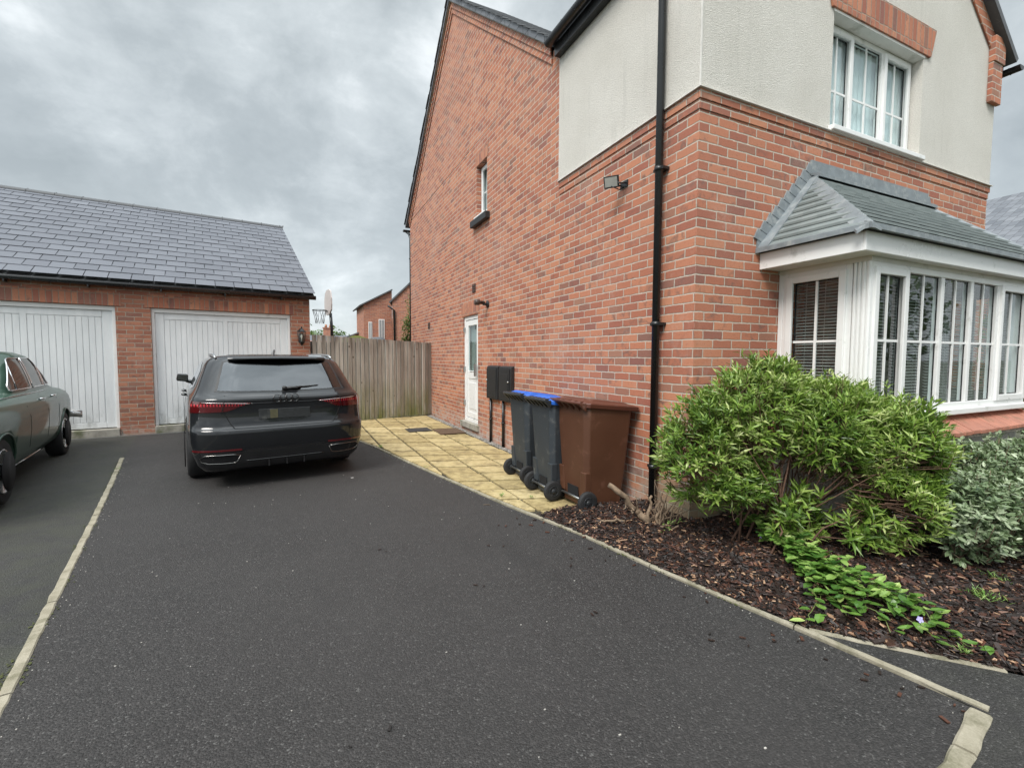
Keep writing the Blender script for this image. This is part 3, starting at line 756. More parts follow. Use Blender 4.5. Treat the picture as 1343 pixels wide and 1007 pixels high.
# downpipes
def downpipe(x_, y_, ztop, name='downpipe', lean=None):
    mb = MB(); pts = [(x_, y_, .02), (x_, y_, ztop)]
    if lean: pts += lean
    mb.tube(pts, .034, 14)
    for zc in (3.05, 2.9, 1.72, .45):
        if zc < ztop and zc != 2.9: mb.lathe([(.041, -.02), (.041, .02)], (x_, y_, zc), n=14); mb.box((x_-.012, y_-.06, zc-.012), (0, y_+.06, zc+.012))
    mb.build(name, M_black, house)
downpipe(-.062, .375, 4.75, lean=[(-.08, .375, 4.9), (-OH-.07, .375, zl-.10)])
mb = MB(); mb.tube([(.02, YE+.06, .02), (.02, YE+.06, 4.75), (-.0, YE+.15, 4.9), (-.05, YE+.31, 5.0)], .034, 10)
for zc in (4.2, 2.6, 1.2): mb.lathe([(.042, -.02), (.042, .02)], (.02, YE+.06, zc), n=12)
mb.build('downpipe', M_black, house)

# window helper -------------------------------------------------
def frame_rect(mb, P, U, V, N, u0, u1, v0, v1, wdt, d0, d1):
    """rectangular frame in plane (U,V) at P, bars wdt wide, from depth d0 to d1 along N"""
    def bx(a, b, c, d_):
        vs = []
        for (q) in (d0, d1):
            for (u, v) in ((a, c), (b, c), (b, d_), (a, d_)): vs.append(P+U*u+V*v+N*q)
        mb.hexa([vs[0], vs[1], vs[2], vs[3], vs[4], vs[5], vs[6], vs[7]])
    bx(u0, u0+wdt, v0, v1); bx(u1-wdt, u1, v0, v1); bx(u0+wdt, u1-wdt, v0, v0+wdt); bx(u0+wdt, u1-wdt, v1-wdt, v1)
def bar(mb, P, U, V, N, a, b, c, d_, d0, d1):
    vs = [P+U*u+V*v+N*q for q in (d0, d1) for (u, v) in ((a, c), (b, c), (b, d_), (a, d_))]
    mb.hexa(vs)
def window(parent, P, U, N, lights, v0, v1, name='window', fw_=.045, sash=None, muntin_v=None, back=None, vert=True, backmat=None, blinds=False):
    """P world(local) point; U horizontal dir; N outward; lights [(u0,u1,sash?)]"""
    P, U, N = Vector(P), Vector(U), Vector(N); V = Vector((0, 0, 1))
    f = MB(); ua = lights[0][0]; ub = lights[-1][1]
    frame_rect(f, P, U, V, N, ua, ub, v0, v1, fw_, -.06, 0)
    for a, b in zip(lights, lights[1:]): bar(f, P, U, V, N, a[1]-fw_*.5, b[0]+fw_*.5, v0+fw_, v1-fw_, -.058, -.002)
    fo = f.build(name, M_upvc, parent, bevel=.004, seg=2, fixn=True)
    gl_ = MB(); mt = MB(); sa = MB(); gk = MB()
    for i, (a, b, sh) in enumerate(lights):
        a2 = a+(fw_ if i == 0 else fw_*.5); b2 = b-(fw_ if i == len(lights)-1 else fw_*.5); c2, d2 = v0+fw_, v1-fw_
        if sh: sa = MB(); frame_rect(sa, P, U, V, N, a2-.012, b2+.012, c2-.012, d2+.012, .05, -.01, .016); sa.build('sash', M_upvc, fo, bevel=.006, seg=2, fixn=True); a2 += .038; b2 -= .038; c2 += .038; d2 -= .038
        frame_rect(gk, P, U, V, N, a2, b2, c2, d2, .007, -.035, -.027)
        bar(gl_, P, U, V, N, a2, b2, c2, d2, -.034, -.030)
        m_ = (a2+b2)/2
        bar(mt, P, U, V, N, m_-.010, m_+.010, c2, d2, -.029, -.018)
        mv = muntin_v if muntin_v else (c2+d2)/2
        bar(mt, P, U, V, N, a2, m_-.0101, mv-.010, mv+.010, -.029, -.0185); bar(mt, P, U, V, N, m_+.0101, b2, mv-.010, mv+.010, -.029, -.0185)
    
    gk.build('gasket', M_black, fo, fixn=True); gl_.build('pane', M_glass, fo, fixn=True); mt.build('glazing_bar', M_upvc, fo, fixn=True)
    return fo
# upper front window
fo = window(house, (0, .09, 0), (1, 0, 0), (0, -1, 0), [(UWIN[0]+.012, 2.135, True), (2.135, 2.66, False), (2.66, UWIN[1]-.012, True)], UWIN[2]+.035, UWIN[3]-.004, muntin_v=4.03)
mb = MB(); mb.box((UWIN[0]-.02, -.065, UWIN[2]-.012), (UWIN[1]+.02, .085, UWIN[2]+.033)); mb.build('sill', M_upvc, fo, bevel=.006)
mb = MB()
for a, b in ((1.66, 3.19),):
    G = []
    for zc in (3.6, 4.59):
        G.append([(a+(b-a)*k/120, .172+.009*math.sin(k*1.1)+.006*math.sin(k*2.7+1), zc) for k in range(121)])
    mb.grid(G, smooth=True)
mb.build('net_curtain', M_net, fo)
# soldier course above, flared ends
mb = MB(); zb_, zt_ = UWIN[3]+.022, UWIN[3]+.325
mb.prism([(UWIN[0]-.05, -.034, zb_), (UWIN[1]+.10, -.034, zb_), (UWIN[1]+.19, -.034, zt_), (UWIN[0]-.14, -.034, zt_)], (0, .0205, 0))
mb.build('soldier_course', M_soldier, house, swap=True, fixn=True, bevel=.003, seg=1)
mb = MB(); mb.box((UWIN[0]-.01, -.02, UWIN[3]-.002), (UWIN[1]+.01, .09, zb_-.001)); mb.build('lintel', M_white, house)
# room behind upper window, and behind the side window
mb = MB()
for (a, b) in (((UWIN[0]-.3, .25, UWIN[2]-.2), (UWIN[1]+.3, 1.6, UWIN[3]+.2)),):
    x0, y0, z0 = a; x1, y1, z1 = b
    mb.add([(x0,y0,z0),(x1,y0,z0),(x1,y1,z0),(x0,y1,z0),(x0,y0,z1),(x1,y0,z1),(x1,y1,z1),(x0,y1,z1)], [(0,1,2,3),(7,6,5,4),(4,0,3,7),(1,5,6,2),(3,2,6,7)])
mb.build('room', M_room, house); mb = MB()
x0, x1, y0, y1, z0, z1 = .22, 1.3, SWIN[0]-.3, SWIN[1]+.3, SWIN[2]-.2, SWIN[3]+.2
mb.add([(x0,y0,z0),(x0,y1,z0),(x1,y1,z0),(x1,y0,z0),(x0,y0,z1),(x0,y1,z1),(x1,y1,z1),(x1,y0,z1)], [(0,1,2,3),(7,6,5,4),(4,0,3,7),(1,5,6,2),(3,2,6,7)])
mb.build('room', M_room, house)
# side window
fo = window(house, (.085, 0, 0), (0, -1, 0), (-1, 0, 0), [(-SWIN[1]+.008, -SWIN[0]-.008, True)], SWIN[2]+.03, SWIN[3]-.004, muntin_v=4.3)
mb = MB(); mb.box((-.06, SWIN[0]-.01, SWIN[2]-.01), (.08, SWIN[1]+.01, SWIN[2]+.028)); mb.build('sill', M_upvc, fo, bevel=.004)
mb = MB(); mb.box((.16, SWIN[0], SWIN[2]), (.17, SWIN[1], SWIN[3])); mb.build('net_curtain', M_net, fo)
mb = MB(); mb.box((-.085, SWIN[0]-.13, SWIN[2]-.125), (-.0005, SWIN[1]+.14, SWIN[2]-.012)); mb.build('sill', M_blackm, house, bevel=.008)
# soldier courses on the side wall
for (a_, b_, c_, d__) in ((SWIN[0]-.06, SWIN[1]+.06, SWIN[3]+.005, SWIN[3]+.23), (DOOR[0]-.08, DOOR[1]+.08, DOOR[3]+.01, DOOR[3]+.235)):
    mb = MB(); mb.box((-.006, a_, c_), (-.0005, b_, d__)); mb.build('soldier_course', M_soldier, house, swap=True, bevel=.002, seg=1)
# side door
f = MB(); P, U, V, N = Vector((.03, 0, 0)), Vector((0, 1, 0)), Vector((0, 0, 1)), Vector((-1, 0, 0))
frame_rect(f, P, U, V, N, DOOR[0]+.004, DOOR[1]-.004, DOOR[2]+.03, DOOR[3]-.004, .065, -.065, 0)
do = f.build('door', M_upvc, house, bevel=.004, fixn=True)
lf = MB(); a, b, c, d_ = DOOR[0]+.072, DOOR[1]-.072, DOOR[2]+.105, DOOR[3]-.072
frame_rect(lf, P, U, V, N, a, b, c, d_, .11, -.058, -.012)
bar(lf, P, U, V, N, a+.11, b-.11, 1.02, 1.17, -.058, -.012); bar(lf, P, U, V, N, a+.11, b-.11, c+.11, 1.02, -.055, -.022)
bar(lf, P, U, V, N, a+.16, b-.16, c+.17, .95, -.05, -.013)
lf.build('door_leaf', M_upvc, do, bevel=.008, fixn=True)
mb = MB(); bar(mb, P, U, V, N, a+.11, b-.11, 1.17, d_-.11, -.04, -.03); mb.build('pane', M_glass, do, fixn=True)
mb = MB(); bar(mb, P, U, V, N, a+.08, b-.08, 1.14, d_-.08, -.09, -.08); mb.build('obscure_panel', simple('frosted', (.25, .29, .27), .35, var=.1), do, fixn=True)
mb = MB()
for zc in (.55, 1.2, 1.95): mb = MB(); mb.box((-.005, b+.0, zc-.05), (.022, b+.035, zc+.05)); mb.build('hinge', M_steel, do, bevel=.003)
mb = MB(); mb.box((-.03, a+.04, 1.08), (.015, a+.065, 1.3)); mb.tube([(-.03, a+.052, 1.16), (-.05, a+.052, 1.16), (-.055, a+.18, 1.16)], .011, 8); mb.build('handle', M_steel, do)
mb = MB(); mb.box((-.045, DOOR[0]-.06, DOOR[2]-.085), (.09, DOOR[1]+.07, DOOR[2]+.028)); mb.build('doorstep', M_stone, house, bevel=.008)
# air bricks / vents
for k, (yy, zc) in enumerate(((7.918, 2.675), (11.078, 2.194))):
    mb = MB(); y_ = yy-HY; mb.box((-.012, y_-.08, zc-.075), (-.0005, y_+.08, zc+.075))
    for q in range(3): mb.box((-.02, y_-.07, zc-.055+q*.042), (-.012, y_+.07, zc-.032+q*.042))
    mb.build('vent', simple('terracotta_dark', (.085, .05, .04), .7), house)

# ---------------------------------------------------------------- bay window (part of the house)
BX0, BX1, BY = 1.02, 3.82, -.74      # frame outer: left, right, front (local)
bay = MB()   # dwarf wall in render
bay.box((BX0+.03, BY+.03, -.1), (BX1-.03, 0-.0005, .80))
bayo = bay.build('bay_window', M_render, house)
fr_z0, fr_z1 = .985, 2.165
LI = [(BX0, BX0+.50, True), (BX0+.50, BX0+.985, False), (BX0+.985, BX0+1.50, False)]
LI = [(BX0, 1.53, True), (1.53, 2.06, False), (2.06, 2.60, False), (2.60, 3.13, False), (3.13, BX1, True)]
LI = [(BX0, 1.545, True), (1.545, 2.10, False), (2.10, 2.62, False), (2.62, 3.14, False), (3.14, BX1, True)]
def sub_window(parent, P, U, N, lights, v0, v1, mv):
    P, U, N = Vector(P), Vector(U), Vector(N); V = Vector((0, 0, 1)); fw_ = .05
    f, gl_, mt, sa, gk = MB(), MB(), MB(), MB(), MB()
    frame_rect(f, P, U, V, N, lights[0][0], lights[-1][1], v0, v1, fw_, -.065, 0)
    for a, b in zip(lights, lights[1:]): bar(f, P, U, V, N, a[1]-fw_*.55, b[0]+fw_*.55, v0+fw_, v1-fw_, -.063, -.002)
    for i, (a, b, sh) in enumerate(lights):
        a2 = a+(fw_ if i == 0 else fw_*.55); b2 = b-(fw_ if i == len(lights)-1 else fw_*.55); c2, d2 = v0+fw_, v1-fw_
        if sh: frame_rect(f, P, U, V, N, a2-.012, b2+.012, c2-.012, d2+.012, .055, -.008, .018); a2 += .043; b2 -= .043; c2 += .043; d2 -= .043
        frame_rect(gk, P, U, V, N, a2, b2, c2, d2, .008, -.035, -.027)
        bar(gl_, P, U, V, N, a2, b2, c2, d2, -.034, -.030)
        m_ = (a2+b2)/2
        bar(mt, P, U, V, N, m_-.010, m_+.010, c2, d2, -.029, -.018)
        bar(mt, P, U, V, N, a2, m_-.0101, mv-.010, mv+.010, -.029, -.0185); bar(mt, P, U, V, N, m_+.0101, b2, mv-.010, mv+.010, -.029, -.0185)
    f.build('window_frame', M_upvc, parent, bevel=.005, fixn=True); gl_.build('pane', M_glass, parent, fixn=True); mt.build('glazing_bar', M_upvc, parent, fixn=True); gk.build('gasket', M_black, parent, fixn=True)
sub_window(bayo, (0, BY, 0), (1, 0, 0), (0, -1, 0), LI, fr_z0, fr_z1, 1.565)
sub_window(bayo, (BX0, 0, 0), (0, -1, 0), (-1, 0, 0), [(.045, -BY-.13, True)], fr_z0, fr_z1, 1.565)
sub_window(bayo, (BX1, 0, 0), (0, 1, 0), (1, 0, 0), [(BY+.13, -.045, True)], fr_z0, fr_z1, 1.565)
for X, sx in ((BX0, 1), (BX1, -1)):
    mb = MB()     # fluted corner post
    mb.box((X+sx*.004, BY+.002, fr_z0), (X+sx*.09, BY+.127, fr_z1))
    for q in range(4): mb.box((X-sx*.008, BY+.006+q*.031, fr_z0), (X+sx*.004, BY+.026+q*.031, fr_z1))
    mb.build('corner_post', M_upvc, bayo, bevel=.004, seg=1)
    mb = MB(); mb.box((X, -.044, fr_z0), (X+sx*.07, -.002, fr_z1)); mb.build('wall_strip', M_upvc, bayo, bevel=.004, seg=1)
mb = MB()     # cill board
mb.box((BX0-.035, BY-.045, fr_z0-.055), (BX1+.035, -.001, fr_z0-.001)); mb.build('window_board', M_upvc, bayo, bevel=.008)
mb = MB()     # red tile sill: individual sloping tiles
k = 0; x_ = BX0-.10
while x_ < BX1+.08:
    w_ = .145; a, b = x_+.005, min(x_+w_-.005, BX1+.1); j = rnd.uniform(-.005, .005)
    mb.hexa([(a, BY-.15, .765+j), (b, BY-.15, .765+j), (b, BY+.05, .875+j), (a, BY+.05, .875+j), (a, BY-.15, .80+j), (b, BY-.15, .80+j), (b, BY+.05, .915+j), (a, BY+.05, .915+j)])
    x_ += w_
y_ = BY-.02
while y_ < -.1:
    for X, sx in ((BX0, -1), (BX1, 1)):
        a, b = y_+.003, y_+.142; xo = X+sx*.13; xi = X-sx*.05
        P8 = [(xo, a, .765), (xi, a, .875), (xi, b, .875), (xo, b, .765), (xo, a, .80), (xi, a, .915), (xi, b, .915), (xo, b, .80)]
        mb.hexa(P8)
    y_ += .145
mb.build('tile_sill', M_tile, bayo, bevel=.005, fixn=True)
mb = MB(); mb.hexa([(BX0-.09, BY-.13, .74), (BX1+.09, BY-.13, .74), (BX1+.05, -.001, .80), (BX0-.05, -.001, .80), (BX0-.09, BY-.13, .785), (BX1+.09, BY-.13, .785), (BX1+.0, -.001, .925), (BX0, -.001, .925)])
mb.build('sill_bed', M_tilem, bayo, fixn=True)
# fascia + soffit
FX0, FX1, FY = .755, LW-.755, -.835; fz0, fz1 = 2.195, 2.335
mb = MB()
mb.box((FX0, FY, fz0), (FX1, FY+.022, fz1)); mb.box((FX0, FY+.022, fz0), (FX0+.022, -.001, fz1)); mb.box((FX1-.022, FY+.022, fz0), (FX1, -.001, fz1))
mb.build('fascia', M_upvc, bayo, bevel=.004)
mb = MB(); mb.box((FX0+.022, FY+.022, fz0+.006), (FX1-.022, -.001, fz0+.02)); mb.box((BX0, BY+.001, fr_z1), (BX1, -.002, fz0+.006)); mb.build('soffit', M_white, bayo)
# hipped roof in lapped rows
ex_, zr0, zr1 = .045, 2.345, 3.08
A0 = (FX0-ex_, FY-ex_); A1 = (FX1+ex_, FY-ex_); hipx = 1.42; 
rows = 11; tiles = MB()
def lerp(a, b, t): return a+(b-a)*t
runy = -FY+ex_
for k in range(rows):
    t0, t1 = k/rows, (k+1)/rows+.02; th = .034
    def P(t, side, dz):   # point on the left hip line, at t
        X = lerp(A0[0], hipx, t); Y = lerp(A0[1], -.02, t); Z = lerp(zr0, zr1, t)+dz; return (X if side < 0 else LW-X, Y, Z)
    # front slope, cut into tiles
    xa0, xa1 = P(t0, -1, 0)[0], P(t1, -1, 0)[0]; xb0, xb1 = LW-xa0, LW-xa1
    nt_ = 22
    for q in range(nt_):
        f0, f1 = q/nt_, (q+1)/nt_; g_ = .003; tn = rnd.random(); j = rnd.uniform(-.002, .003)
        tn = .35+.3*tn; g_ = .0004; j *= .4
        c = [(lerp(xa0, xb0, f0)+g_, P(t0, -1, 0)[1], P(t0, -1, th+j)[2]), (lerp(xa0, xb0, f1)-g_, P(t0, -1, 0)[1], P(t0, -1, th+j)[2]), (lerp(xa1, xb1, f1)-g_, P(t1, -1, 0)[1], P(t1, -1, .002)[2]), (lerp(xa1, xb1, f0)+g_, P(t1, -1, 0)[1], P(t1, -1, .002)[2])]
        tiles.hexa([(p[0], p[1], p[2]-.02) for p in c]+c, tone=tn)
    for sd in (-1, 1):
        for q in range(5):
            f0, f1 = q/5, (q+1)/5; tn = .35+.3*rnd.random()
            x0_, y0_, z0_ = P(t0, sd, th); x1_, y1_, z1_ = P(t1, sd, .002)
            ym0, ym1 = -.005, -.005
            c = [(x0_, lerp(y0_, ym0, f0)+.0003, z0_), (x0_, lerp(y0_, ym0, f1)-.0003, z0_), (x1_, lerp(min(y1_, ym1-.001), ym1, f1), z1_), (x1_, lerp(min(y1_, ym1-.001), ym1, f0), z1_)]
            tiles.hexa([(p[0], p[1], p[2]-.02) for p in c]+c, tone=tn)
tiles.build('bay_roof', M_slate2, bayo, fixn=True)
mb = MB()    # roof body under the tiles
mb.add([(A0[0]+.02, A0[1]+.02, zr0-.01), (A1[0]-.02, A1[1]+.02, zr0-.01), (A1[0]-.02, -.001, zr0-.01), (A0[0]+.02, -.001, zr0-.01), (hipx, -.03, zr1-.02), (LW-hipx, -.03, zr1-.02), (LW-hipx, -.001, zr1-.02), (hipx, -.001, zr1-.02)],
       [(0,1,5,4),(1,2,6,5),(2,3,7,6),(3,0,4,7),(4,5,6,7),(3,2,1,0)]); mb.build('roof_deck', M_dark, bayo)
mb = MB()    # lead: hips, side flashing with stepped teeth, top flashing
for sd in (-1, 1):
    h0 = Vector((A0[0] if sd < 0 else LW-A0[0], A0[1], zr0+.03)); h1 = Vector((hipx if sd < 0 else LW-hipx, -.02, zr1+.03))
    ax = (h1-h0).normalized(); sv = Vector((-sd*-.6, .55, 0)).cross(ax)
    n1 = Vector((0, -(zr1-zr0), runy)).normalized(); n1 = Vector((0, -(zr1-zr0), runy)).normalized()
    fs = Vector((1 if sd < 0 else -1, 0, 0)); fs = (fs-ax*fs.dot(ax)).normalized()
    bs = Vector((0, 1, 0)); sl = Vector(((hipx-A0[0])*(-sd), 0, zr1-zr0)).normalized(); bs = (bs-ax*bs.dot(ax)).normalized()
    up_ = Vector((0, 0, .022))
    for s_ in (fs, bs):
        a, b, c, d_ = h0, h1, h1+s_*.085-Vector((0, 0, .012)), h0+s_*.085-Vector((0, 0, .012))
        mb.hexa([a-up_, b-up_, c-up_, d_-up_, a+up_*.4, b+up_*.4, c, d_])
    # abutment strip up the wall side
    w0 = Vector((A0[0]-.005 if sd < 0 else LW-A0[0]+.005, -.012, zr0)); w1 = Vector((hipx if sd < 0 else LW-hipx, -.012, zr1))
    ax2 = (w1-w0); L2 = ax2.length; ax2 = ax2.normalized()
    pu = Vector((0, 0, .13)); mb.hexa([w0, w1, w1+Vector((0, .0115, 0)), w0+Vector((0, .0115, 0)), w0+pu, w1+pu, w1+pu+Vector((0, .0115, 0)), w0+pu+Vector((0, .0115, 0))])
    mb.hexa([w0+Vector((0, -.10, .012)), w1+Vector((0, -.07, .012)), w1+Vector((0, 0, .012)), w0+Vector((0, 0, .012)), w0+Vector((0, -.10, .035)), w1+Vector((0, -.07, .035)), w1+Vector((0, 0, .035)), w0+Vector((0, 0, .035))])
    zc = math.ceil((zr0+.10)/.075)*.075
    while zc < zr1+.12:
        t = (zc-.10-zr0)/(zr1-zr0); px_ = lerp(w0.x, w1.x, t); s_ = -sd
        mb.prism([(px_-s_*.03, -.015, zc+.062), (px_-s_*.022, -.015, zc+.070), (px_+s_*.10, -.015, zc-.005), (px_+s_*.06, -.015, zc-.06), (px_-s_*.07, -.015, zc-.012)], (0, .0135, 0))
        zc += .075
mb.hexa([(hipx-.03, -.10, zr1-.01), (LW-hipx+.03, -.10, zr1-.01), (LW-hipx+.03, -.001, zr1+.03), (hipx-.03, -.001, zr1+.03), (hipx-.03, -.10, zr1+.02), (LW-hipx+.03, -.10, zr1+.02), (LW-hipx+.03, -.001, zr1+.05), (hipx-.03, -.001, zr1+.05)])
mb.box((hipx-.03, -.0165, zr1-.03), (LW-hipx+.02, -.0008, zr1+.165))
mb.hexa([(A0[0]-.012, A0[1]-.015, zr0-.012), (A1[0]+.012, A1[1]-.015, zr0-.012), (A1[0], A1[1]+.04, zr0-.005), (A0[0], A0[1]+.04, zr0-.005), (A0[0]-.012, A0[1]-.015, zr0+.025), (A1[0]+.012, A1[1]-.015, zr0+.025), (A1[0], A1[1]+.04, zr0+.05), (A0[0], A0[1]+.04, zr0+.05)])
for sd in (-1, 1):
    X = lambda q: q if sd < 0 else LW-q
    mb.hexa([(X(A0[0]-.014), A0[1], zr0-.013), (X(A0[0]+.04), A0[1]+.03, zr0-.005), (X(A0[0]+.04), -.001, zr0-.005), (X(A0[0]-.014), -.001, zr0-.013), (X(A0[0]-.014), A0[1], zr0+.025), (X(A0[0]+.04), A0[1]+.03, zr0+.052), (X(A0[0]+.04), -.001, zr0+.052), (X(A0[0]-.014), -.001, zr0+.025)])
mb.build('lead_flashing', M_lead, bayo, fixn=True)
# venetian blinds and room behind the bay
def blinds(P, U, N, a, b, v0, v1, tilt=R(28)):
    mb = MB(); P, U, N = Vector(P), Vector(U), Vector(N); v = v0
    while v < v1:
        c, s = math.cos(tilt)*.0125, math.sin(tilt)*.0125
        c0 = P+Vector((0, 0, v))
        A, B = c0+N*c-Vector((0, 0, s)), c0-N*c+Vector((0, 0, s))
        mb.add([A+U*a, A+U*b, B+U*b, B+U*a, A+U*a+Vector((0,0,.0012)), A+U*b+Vector((0,0,.0012)), B+U*b+Vector((0,0,.0012)), B+U*a+Vector((0,0,.0012))], [(0,1,2,3),(7,6,5,4),(0,4,5,1),(3,2,6,7)]); v += .0265
    for q in (a+.08, (a+b)/2, b-.08): mb.box(tuple(P+U*q+Vector((-.002, -.002, v0))), tuple(P+U*q+Vector((.002, .002, v1))))
    mb.build('venetian_blind', M_blind, bayo, fixn=True)
for (a, b, _) in LI: blinds((0, BY+.13, 0), (1, 0, 0), (0, -1, 0), a+.06, b-.06, fr_z0+.03, fr_z1-.03)
blinds((BX0+.12, 0, 0), (0, -1, 0), (-1, 0, 0), .1, -BY-.16, fr_z0+.03, fr_z1-.03)
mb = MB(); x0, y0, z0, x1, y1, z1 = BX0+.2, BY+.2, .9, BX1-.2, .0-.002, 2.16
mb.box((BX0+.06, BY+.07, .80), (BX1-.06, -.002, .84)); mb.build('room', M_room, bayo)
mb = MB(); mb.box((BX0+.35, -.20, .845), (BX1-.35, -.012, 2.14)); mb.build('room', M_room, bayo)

# ---------------------------------------------------------------- wall-mounted things
def at_wall(y): return (HX, y, 0)
fl = thing('floodlight', 'black LED floodlight on a bracket high on the brick side wall near the drainpipe', 'floodlight', (HX, 3.70, 3.11))
mb = MB(); Mx = Matrix.Translation((-.14, .02, .01))@Matrix.Rotation(R(38), 4, 'Z')@Matrix.Rotation(R(-20), 4, 'Y')
mb.box((-.016, -.072, -.055), (.016, .072, .055), Mx)
for q in range(7): mb.box((.016, -.063+q*.02, -.045), (.028, -.058+q*.02, .045), Mx)
mb.build('lamp_body', M_blackm, fl, bevel=.004)
mb = MB(); mb.box((-.0185, -.060, -.043), (-.0161, .060, .043), Mx); mb.build('lens', simple('lamp_lens', (.36, .36, .33), .2), fl)
mb = MB(); mb.box((-.012, -.06, -.03), (-.001, .05, .03)); mb.tube([(-.01, -.045, 0), (-.12, -.055, -.02)], .007, 6); mb.tube([(-.01, .04, 0), (-.14, .075, .0)], .007, 6); mb.tube([(-.01, 0, -.02), (-.08, -.03, -.07), (-.16, .0, -.04)], .005, 6)
mb.build('bracket', M_black, fl)
sl = thing('wall_spotlight', 'small dark conical wall light on the brick above and right of the side door', 'wall light', (HX, 7.25, 2.32))
mb = MB(); mb.lathe([(.06, -.02), (.06, -.004)], (0, 0, 0), 'x', 16); mb.tube([(-.01, 0, 0), (-.09, .0, -.005)], .022, 10); mb.build('mount', M_blackm, sl)
mb = MB(); mb.lathe([(.03, -.24), (.048, -.235), (.048, -.16), (.03, -.15), (.03, -.07), (.022, -.065)], (0, .0, .02), 'x', 16); mb.build('lamp_head', simple('bronze_lamp', (.06, .042, .035), .4), sl)
def meter(loc, w_, label, panel):
    t = thing('meter_box', label, 'meter box', loc, group='meter cabinets on the side wall')
    z0, z1 = .745, 1.295
    mb = MB(); mb.hexa([(-.075, 0, z0), (-.001, 0, z0), (-.001, w_, z0), (-.075, w_, z0), (-.065, 0, z1-.02), (-.001, 0, z1), (-.001, w_, z1), (-.065, w_, z1-.02)])
    mb.build('cabinet', M_blackm, t, bevel=.012, fixn=True)
    mb = MB(); mb.box((-.083, .025, z0+.03), (-.070, w_-.025, z1-.05)); 
    if panel: mb.box((-.089, .06, z0+.08), (-.082, w_-.06, z1-.12))
    d_ = mb.build('cabinet_door', M_blackm, t, bevel=.006)
    mb = MB(); mb.lathe([(.012, -.10), (.012, -.075)], (0, w_-.05 if not panel else .05, 1.05), 'x', 10); mb.build('lock', M_steel, t)
    mb = MB(); mb.tube([(-.035, w_*.78, .0), (-.035, w_*.78, z0+.01)], .022, 10); mb.lathe([(.03, -.01), (.03, .01)], (-.035, w_*.78, .4), n=10); mb.build('conduit', M_black, t)
meter((HX, 6.70, 0), .44, 'black meter cabinet nearest the side door, farther of the pair, above its conduit', False)
meter((HX, 6.19, 0), .44, 'black meter cabinet beside the blue lidded bins, nearer of the pair', True)

dm = MB(); dm.box((2.32, 8.00, .025), (2.80, 8.62, .038)); o = dm.build('doormat', M_mat, None, bevel=.004)
tag(o, 'worn brown coir doormat on the slabs below the side door', 'doormat')
dm = MB(); dm.box((1.86, 8.50, .026), (2.30, 8.92, .034)); o = dm.build('manhole_cover', M_iron, None, bevel=.003)
tag(o, 'flat dark rectangular cover lying on the slabs left of the doormat', 'drain cover')

# ================================================================ GARAGE
gar = thing('brick_garage', 'double brick garage with grey slate roof and two white up-and-over doors', 'garage', tuple(GP), GA)
GL, GR = -5.6, 2.93; GT = 2.66; GDP = 8.0
D1 = (-2.37, -.14, .06, 2.27); D2 = (.335, 2.565, .06, 2.27)
wl = MB(); D1h, D2h = (D1[0], D1[1], -.1, D1[3]), (D2[0], D2[1], -.1, D2[3])
front_wall(wl, 0, GL, GR, -.1, GT, [D1h, D2h, (-5.05, -2.84, -.1, 2.27)], .12)
wl.add([(GR, 0, -.1), (GR, GDP, -.1), (GR, GDP, GT), (GR, GDP/2+.1, 4.86), (GR, 0, GT)], [(0, 1, 2, 3, 4)])
wl.add([(GL, 0, -.1), (GL, GDP, -.1), (GL, GDP, GT), (GL, GDP/2+.1, 4.86), (GL, 0, GT)], [(4, 3, 2, 1, 0)])
wl.add([(GL, GDP, -.1), (GR, GDP, -.1), (GR, GDP, GT), (GL, GDP, GT)], [(3, 2, 1, 0)])
wl.build('wall', M_brickg, gar)
for D in (D1, D2, (-5.05, -2.84, 0, 2.27)): mb = MB(); mb.box((D[0]-.08, -.008, 2.275), (D[1]+.08, -.0005, 2.275+.225)); mb.build('soldier_course', M_soldier, gar, swap=True)
def garage_door(D):
    f = MB(); a, b, c, d_ = D[0], D[1], .19, D[3]
    f.box((a+.002, .045, c), (a+.05, .115, d_-.05)); f.box((b-.05, .045, c), (b-.002, .115, d_-.05)); f.box((a+.002, .04, d_-.075), (b-.002, .115, d_-.002))
    do = f.build('garage_door', M_upvc, gar, bevel=.004)
    p = MB(); a2, b2, z0, z1 = a+.052, b-.052, c+.012, d_-.078
    p.box((a2, .077, z0), (b2, .095, z1))
    p.box((a2, .066, z0), (a2+.125, .0768, z1)); p.box((b2-.125, .066, z0), (b2, .0768, z1))
    x_ = a2+.135; n_ = 23; w_ = (b2-a2-.27)/n_
    m_ = (a2+b2)/2
    for k in range(n_):
        xa = x_+k*w_; 
        wd = w_-.008
        if k == n_//2: p.box((xa-.0, .066, z0), (xa+wd, .0768, z1)); continue
        p.hexa([(xa, .0685, z0+.10), (xa+wd, .0685, z0+.10), (xa+wd, .0768, z0+.10), (xa, .0768, z0+.10), (xa, .0685, z1-.12), (xa+wd, .0685, z1-.12), (xa+wd, .0768, z1-.12), (xa, .0768, z1-.12)])
    p.box((a2+.13, .0665, z1-.11), (b2-.13, .0766, z1)); p.box((a2+.13, .0665, z0), (b2-.13, .0766, z0+.095))
    p.build('door_panel', M_gdoor, do, bevel=.003, seg=1)
    h = MB(); h.lathe([(.02, -.02), (.02, .0)], (m_, .066, .95), 'y', 12); h.tube([(m_, .045, .95), (m_+.09, .04, .95)], .009, 8); h.build('handle', M_steel, do)
for D in (D1, D2, (-5.05, -2.84, .06, 2.27)): garage_door(D)
for D in (D1, D2, (-5.05, -2.84, 0, 0)): mb = MB(); mb.box((D[0]+.003, -.03, -.05), (D[1]-.003, .16, .185)); mb.build('threshold', M_stone, gar, bevel=.01)
